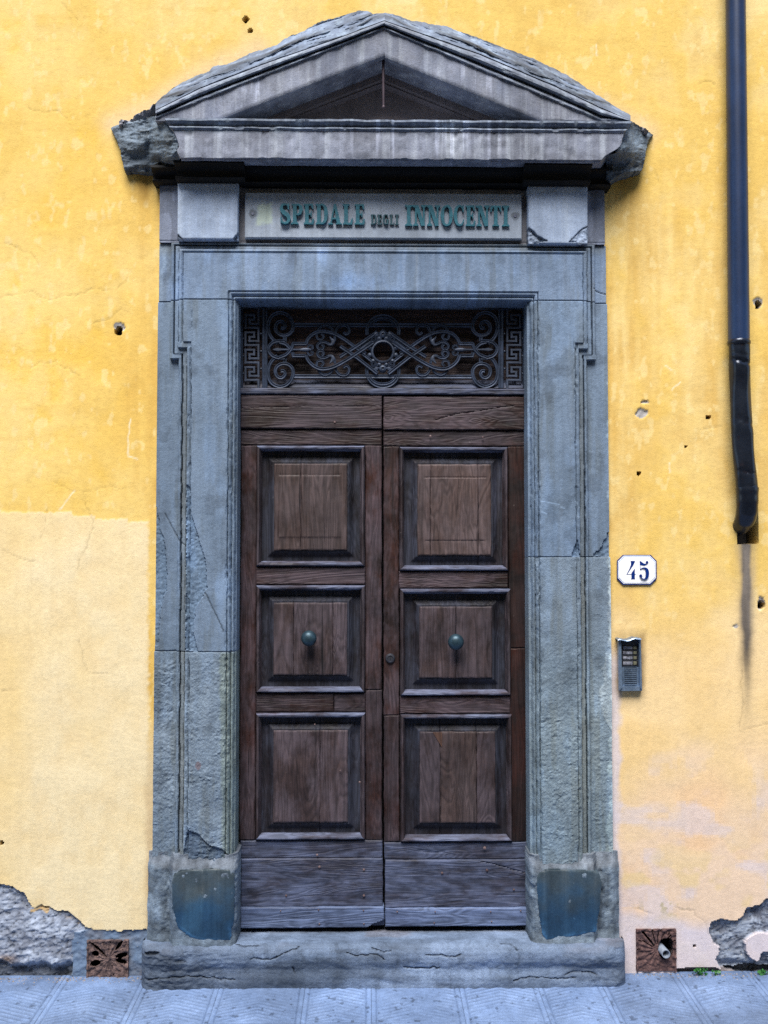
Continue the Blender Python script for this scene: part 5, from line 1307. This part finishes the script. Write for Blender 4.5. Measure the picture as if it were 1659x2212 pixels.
# ================================================================ HOUSE NUMBER
YN = -.008
num = thing('house_number_sign', 'white enamel house number plate 45 with blue rim', 'sign', (X(1376, YN), 0, Z(1263, YN)))
def octo(u0, u1, v0, v1, c): return [(u0 + c, v1), (u1 - c, v1), (u1, v1 - c), (u1, v0 + c), (u1 - c, v0), (u0 + c, v0), (u0, v0 + c), (u0, v1 - c)]
def flat(name, pts, y, th, mat, parent):
    a = np.array(pts, float); x, z = P(a[:, 0], a[:, 1], y); V, F_ = prism(list(zip(x, z)), y, y + th); return poly(name, V, F_, mat, parent, 0)
flat('rim', octo(1333, 1418.5, 1198.5, 1263.3, 13), YN, .010, NAVY, num)
flat('plate', octo(1335, 1416.5, 1200.2, 1261, 12.5), YN - .0012, .002, ENAMEL, num)
flat('line', octo(1336.3, 1415.2, 1201.5, 1259.7, 12.2), YN - .0018, .002, BLUELINE, num)
flat('plate', octo(1337.1, 1414.4, 1202.3, 1258.9, 11.9), YN - .0024, .002, ENAMEL, num)
def digit(pls, y=YN - .003):
    V = []; F_ = []
    for i, pl in enumerate(pls):
        a = np.array(pl, float); u = (1500 + a[:, 0] / 5.395) / 1.1574; v = (1350 + a[:, 1] / 5.395) / 1.1574
        x, z = P(u, v, y); vv, f = prism(list(zip(x, z)), y - .00008 * i, y + .0004); o = len(V); V += vv; F_ += [tuple(k + o for k in q) for q in f]
    poly('digit', V, F_, NAVY, num, 0)
digit([[(415, 283), (475, 283), (448, 345), (410, 400), (375, 452), (360, 466), (366, 452), (400, 385), (418, 330)], [(358, 460), (485, 460), (485, 467), (358, 467)], [(425, 447), (470, 385), (470, 518), (425, 518)], [(418, 530), (425, 516), (470, 516), (475, 530)]])
ball = lambda cx, cy, r: [(cx + r * math.cos(a), cy + r * math.sin(a)) for a in np.linspace(0, 2 * math.pi, 17)[:-1]]
digit([[(538, 283), (545, 283), (545, 400), (538, 400)]] + arcstroke([(541, 286), (560, 318), (590, 330), (620, 326), (643, 303)], [10, 42, 26, 14, 12]) + [ball(634, 300, 17), ball(549, 483, 20)] +
      arcstroke([(541, 398), (565, 382), (600, 378), (628, 400), (637, 445), (628, 500), (598, 526), (560, 515), (538, 490)], [6, 8, 18, 38, 44, 36, 12, 8, 10]))

# ================================================================ ENTRY PHONE
YI = -.03
ph = thing('door_entry_phone', 'battered steel entry phone with four name buttons and bent hood', 'intercom', (X(1361, YI), 0, Z(1492, YI)))
zu = lambda a: (1500 + a / 5.395) / 1.1574
zv = lambda b: (1350 + b / 5.395) / 1.1574
def zbox(name, a0, a1, b0, b1, y0, y1, mat, parent, bev=.0012):
    x0, z1 = P(zu(a0), zv(b0), y0); x1, z0 = P(zu(a1), zv(b1), y0)
    return box(name, float(x0), float(x1), y0, y1, float(z0), float(z1), mat, parent, bev)
def tapered(name, pts, y0, y1, mat, parent):
    a = np.array(pts, float); x, z = P(zu(a[:, 0]), zv(a[:, 1]), y0); V, F_ = prism(list(zip(x, z)), y0, y1); return poly(name, V, F_, mat, parent, 0)
tapered('back_plate', [(252, 1335), (545, 1335), (566, 2032), (266, 2034)], -.012, .004, STEEL, ph)
tapered('side_flange', [(246, 1325), (285, 1330), (300, 1990), (262, 2034)], -.032, -.011, STEEL, ph)
tapered('side_flange', [(530, 1330), (552, 1325), (569, 2030), (545, 1990)], -.034, -.011, STEEL, ph)
tapered('lower_flange', [(264, 2038), (300, 1975), (545, 1975), (568, 2034)], -.026, -.0115, STEEL, ph)
hp = [(236, 1335), (262, 1326), (300, 1338), (350, 1346), (390, 1340), (430, 1322), (470, 1312), (500, 1322), (530, 1320), (550, 1325)]
V = []
for (a, b) in hp:
    for y, db in ((.002, -4), (-.050, 6), (-.052, 16), (.002, 8)):
        x, z = P(zu(a), zv(b + db), -.04); V.append((float(x), y, float(z)))
F_ = [(i * 4 + k, i * 4 + (k + 1) % 4, (i + 1) * 4 + (k + 1) % 4, (i + 1) * 4 + k) for i in range(len(hp) - 1) for k in range(4)] + [(0, 1, 2, 3), tuple(len(hp) * 4 - 4 + k for k in range(4))]
poly('hood', V, F_, STEEL, ph, 20)
DARKP = plain_mat('hood_shade_grey', C(58, 62, 70), C(80, 86, 96), 0.4, 0.3)
zbox('hood_shade_panel', 288, 528, 1350, 1706, -.0142, -.0118, DARKP, ph)  # dark sheet, shade below the hood put into its colour
for (b0, b1) in ((1425, 1482), (1494, 1550), (1562, 1618), (1631, 1692)):
    r = zbox('button_row', 303, 512, b0, b1, -.0155, -.011, BLACK, ph)
    zbox('name_window', 313, 438, b0 + 9, b1 - 9, -.0168, -.014, NAMEP, r, .0006)
    zbox('button', 452, 496, b0 + 8, b1 - 8, -.019, -.014, BUTTON, r, .0012)
zbox('speaker_recess', 333, 497, 1722, 1962, -.0135, -.0115, BLACK, ph, 0)
for i in range(9):
    b = 1735 + i * 26.5
    zbox('speaker_slat', 335, 495, b, b + 13, -.0165, -.013, STEEL, ph, .0008)

# ================================================================ DOWNPIPE
YT = -.062
dp = thing('drain_downpipe', 'dark blue rainwater downpipe with dented lead foot entering the wall', 'downpipe', (X(1613, YT, 1100), 0, Z(1150, YT)))
pts = []
for v in (-260, 0, 200, 400, 600, 735):
    uc = np.interp(v, [0, 735], [1589, 1596.0]) if v >= 0 else 1587
    x, z = P(uc, v, YT); pts.append((float(x), YT, float(z)))
r0 = .5 * 43 * .00197; 
def seg(a, n):
    a = np.array(a); t = np.linspace(0, len(a) - 1, n); return np.stack([np.interp(t, range(len(a)), a[:, k]) for k in range(3)], -1)
up_ = seg(pts, 60)
tube('upper_pipe', up_, np.linspace(r0 * .98, r0 * 1.07, 60), PIPE, dp, 36, None, lambda i, a: 1 + .004 * math.sin(i * .7 + 3 * a))
x, z = P(1596, 741, YT); 
tube('collar', [(float(x), YT, float(z) + .012), (float(x), YT, float(z) + .006), (float(x), YT, float(z)), (float(x), YT, float(z) - .006), (float(x), YT, float(z) - .010)], [r0 * 1.08, r0 * 1.14, r0 * 1.16, r0 * 1.14, r0 * 1.05], LEAD, dp, 32)
ctr = [(1596, 744), (1597, 790), (1599, 850), (1603, 930), (1608, 1000), (1612, 1050), (1614, 1060)]
pts = [(float(P(u, v, YT)[0]), YT, float(P(u, v, YT)[1])) for u, v in ctr]
lp = seg(pts, 70)
def dent(i, a):
    t = i / 69.0; fr = max(0.0, math.sin(a)) if True else 0
    d = 0
    for c, wd, am in ((.09, .010, .06), (.14, .012, .16), (.20, .06, -.05), (.33, .10, .12), (.46, .008, .10), (.50, .03, -.05), (.60, .09, .12), (.74, .010, .09), (.86, .08, .08)):
        d += am * math.exp(-((t - c - .02 * math.cos(a)) / wd) ** 2)
    f = abs(math.sin(a)) ** 1.2
    return 1 + .03 * math.sin(3 * a + 9 * t) + .02 * math.sin(5 * a - 14 * t) - 1.5 * d * f - .10 * max(0, math.cos(2 * (a - 4.712)) - .6) * (t > .1)
tube('lower_pipe', lp, np.linspace(r0 * 1.04, r0 * 1.12, 70), LEAD, dp, 40, np.linspace(r0 * 1.0, r0 * .86, 70), dent)
x, z = P(1614, 1055, YT); x = float(x); z = float(z)
el = [(x, YT, z + .004), (x, YT, z - .04), (x + .001, YT + .006, z - .085), (x + .001, YT + .022, z - .125), (x, YT + .05, z - .152), (x, YT + .09, z - .166), (x, YT + .14, z - .172)]
tube('elbow', seg(el, 40), [r0 * 1.14] * 2 + list(np.linspace(r0 * 1.12, r0 * .94, 38)), LEAD, dp, 32, list(np.linspace(r0 * .95, r0 * .75, 40)), lambda i, a: 1 + .035 * math.sin(i * .9) * abs(math.sin(a)) - .10 * math.exp(-((a - 4.9) / .12) ** 2) * math.exp(-((i - 12) / 8.0) ** 2))

# ================================================================ VENTS
def vent(uvr, label, mat, seed, hole):
    a, b, p, q = uvr
    t = thing('vent_cover', label, 'vent', (X((a + b) / 2, 0, 2060), 0, Z(q, 0)), 'cast-iron cellar vents at the foot of the wall')
    x0, z1 = [float(k) for k in P(a, p, -.004)]; x1, z0 = [float(k) for k in P(b, q, -.004)]
    xs, zs = lin(x0, x1, .0022), lin(z0, z1, .0022); XX, ZZ = np.meshgrid(xs, zs)
    cx, cz = (x0 + x1) / 2 + .004, (z0 + z1) / 2 + .004
    def cell(A): return (A[:-1, :-1] + A[1:, 1:]) / 2
    xm, zm = cell(XX), cell(ZZ); an = np.arctan2(zm - cz, xm - cx); rr = np.hypot(xm - cx, zm - cz) / ((x1 - x0) / 2)
    k = ~hole(an, rr, (xm - x0) / (x1 - x0), (zm - z0) / (z1 - z0))
    AN = np.arctan2(ZZ - cz, XX - cx); RR = np.hypot(XX - cx, ZZ - cz) / ((x1 - x0) / 2)
    Y = -.004 + .0018 * np.cos(AN * 16 + 3 * RR) * sst(.1, .3, RR) + .003 * fbm(XX * 90, ZZ * 90, seed, 3) - .004 * ((XX - x0 < .008) | (x1 - XX < .008) | (z1 - ZZ < .008))
    skirted('grate', XX, Y, ZZ, .008, mat, t, None, k, 45)
    return t
def hole_l(an, rr, fx, fz):
    h = np.zeros(an.shape, bool)
    for deg, r0_, r1_, w_ in ((137, .10, 1.25, .17), (52, .50, 1.15, .18), (14, .33, .95, .28), (-12, .33, .92, .27), (160, .5, .88, .30), (198, .40, .95, .34)):
        d = np.abs((an - math.radians(deg) + math.pi) % (2 * math.pi) - math.pi); h |= (rr > r0_) & (rr < r1_) & (d * rr < w_ * .5 * np.sin(np.clip((rr - r0_) / (r1_ - r0_), 0, 1) * math.pi) ** .5)
    dots = (np.cos(an * 14 + 6 * rr) > .93) & (np.cos(rr * 15) > .3) & (rr > .15) & (rr < .85)
    return h | dots
def hole_r(an, rr, fx, fz):
    h = np.hypot((fx - .74) / .19, (fz - .52) / .26) < 1
    h |= np.hypot((fx - .82) / .12, (fz - .66) / .12) < 1
    for deg, r0_, r1_, w_ in ((130, .2, 1.15, .12), (45, .35, 1.0, .10), (105, .25, .9, .06), (85, .25, .85, .06), (65, .3, .9, .06), (150, .25, .85, .06)):
        d = np.abs((an - math.radians(deg) + math.pi) % (2 * math.pi) - math.pi); h |= (rr > r0_) & (rr < r1_) & (d * rr < w_ * .5)
    h |= (np.cos(an * 14) > .86) & (np.abs(rr - .95) < .10) & (fz > .45)
    return h & (fz > .25)
vent(VENT_L, 'broken rusty vent cover in grey cement, left of the doorway step', RUST, 601, hole_l)
vr = vent(VENT_R, 'rusty vent cover with a pipe hole, right of the doorway step', RUSTD, 603, hole_r)
wp = thing('waste_pipe', 'short grey plastic pipe poking out of the right vent cover', 'pipe', (X(1439, -.03, 2061), 0, Z(2068, -.03)))
x, z = P(1439, 2061, -.03); x = float(x); z = float(z)
V = []; n = 24
for (y, r) in ((.09, .018), (-.03, .018), (-.0305, .0175), (-.03, .0145), (.09, .0145)):
    for i in range(n): V.append((x + r * math.cos(2 * math.pi * i / n) - (y + .03) * .25, y, z + r * math.sin(2 * math.pi * i / n) + (y + .03) * .2))
poly('tube_wall', V, [(j * n + i, j * n + (i + 1) % n, (j + 1) * n + (i + 1) % n, (j + 1) * n + i) for j in range(4) for i in range(n)], PVC, wp, 40, False)

# iron rod in the pediment
rod = thing('iron_rod', 'thin rusty iron rod hanging from the pediment peak', 'rod', (X(828, -.15, 228), -.15, Z(228, -.15)))
x, z0 = P(828, 228, -.15); z1 = float(P(828, 108, -.15)[1]); x = float(x); z0 = float(z0)
tube('shaft', [(x, -.15, z1), (x, -.15, (z0 + z1) / 2), (x + .001, -.15, z0)], [.006, .006, .0055], IRON_ROD, rod, 14)
lathe('tip', [(.0055, .0), (.0075, -.004), (.0075, -.010), (.0003, -.013)], (x + .001, -.15, z0), IRON_ROD, rod, 14, 'z')

# weeds at the foot of the wall
def weed(u, v, label, n, s, seed):
    rng = random.Random(seed)
    x, z = P(u, v, -.02); x = float(x); z = gz(-.02)
    t = thing('weed', label, 'weed', (x, -.02, z), 'weeds at the foot of the wall')
    V = []; F_ = []
    for i in range(n):
        a = rng.uniform(0, 2 * math.pi); h = rng.uniform(.2, 1) * s; rad = rng.uniform(.1, 1) * s * .8
        c = Vector((x + rad * math.cos(a) * 1.5, -.022 + .5 * rad * math.sin(a), z + h)); L_ = rng.uniform(.006, .011)
        d = Vector((rng.uniform(-1, 1), rng.uniform(-1, .2), rng.uniform(-.3, .9))).normalized(); sd = d.cross(Vector((rng.uniform(-1, 1), -1, rng.uniform(-1, 1)))).normalized()
        o = len(V); V += [c - d * L_, c - d * L_ * .2 + sd * L_ * .6, c + d * L_ * .8, c - d * L_ * .2 - sd * L_ * .6]; F_.append((o, o + 1, o + 2, o + 3))
    poly('leaf_tuft', V, F_, LEAF, t, 0, False)
    V = []; F_ = []
    for i in range(6):
        a = rng.uniform(0, 6.28); b = Vector((x, -.022, z - .004)); e = b + Vector((math.cos(a) * s * .7, .3 * math.sin(a) * s, s * .8)); o = len(V)
        for p_ in (b, e): V += [p_ + Vector((-.0008, 0, 0)), p_ + Vector((.0008, 0, 0)), p_ + Vector((0, -.0012, 0))]
        F_ += [(o, o + 1, o + 4, o + 3), (o + 1, o + 2, o + 5, o + 4), (o + 2, o, o + 3, o + 5)]
    poly('stem', V, F_, LEAF, t, 0, False)
weed(1511, 2100, 'tallest green weed by the wall foot, nearest the right vent', 46, .030, 1)
weed(1546, 2100, 'smallest green weed sprig between two larger weeds', 14, .018, 2)
weed(1648, 2098, 'low spreading green weed at the far right wall foot', 34, .017, 3)
# grit swept against the foot of the wall
rng = random.Random(5); V = []; F_ = []
for i in range(520):
    u = rng.choice([rng.uniform(120, 325), rng.uniform(1362, 1680), rng.uniform(-40, 160)]); y = -abs(rng.gauss(0, .022)) - .006; r = rng.uniform(.0012, .0042) * (1.5 if rng.random() < .08 else 1)
    x = float(P(u, 2110, y)[0]); z = gz(y) + r * .4; o = len(V)
    for k in range(6):
        a = k * math.pi / 3 + rng.uniform(-.4, .4); q = r * rng.uniform(.6, 1.2); V.append((x + q * math.cos(a), y + q * .8 * math.sin(a), z - r * .5))
    V.append((x + rng.uniform(-.3, .3) * r, y, z + r * rng.uniform(.3, .8)))
    F_ += [(o + k, o + (k + 1) % 6, o + 6) for k in range(6)]
grit = poly('grit', V, F_, plain_mat('mixed_grit', C(78, 74, 74), C(168, 160, 156), 0.85, sc=60), None, 0, False)
grit['kind'] = 'stuff'; grit['label'] = 'small grit and crumbs swept along the foot of the wall'; grit['category'] = 'grit'
# rusty scrap in the corner by the step
x, z = P(312, 2119, -.09); x = float(x); z = gz(-.09)
sc = poly('rusty_scrap', [(x - .012, -.085, z), (x + .010, -.095, z), (x + .012, -.075, z), (x - .008, -.070, z), (x - .008, -.083, z + .014), (x + .006, -.088, z + .020), (x + .009, -.076, z + .010), (x - .006, -.072, z + .012)],
          [(0, 1, 5, 4), (1, 2, 6, 5), (2, 3, 7, 6), (3, 0, 4, 7), (4, 5, 6, 7), (3, 2, 1, 0)], plain_mat('orange_rust', C(110, 70, 44), C(170, 112, 66), 0.8, sc=70), None, 0)
sc['label'] = 'small orange-brown scrap lying by the left end of the step'; sc['category'] = 'scrap'
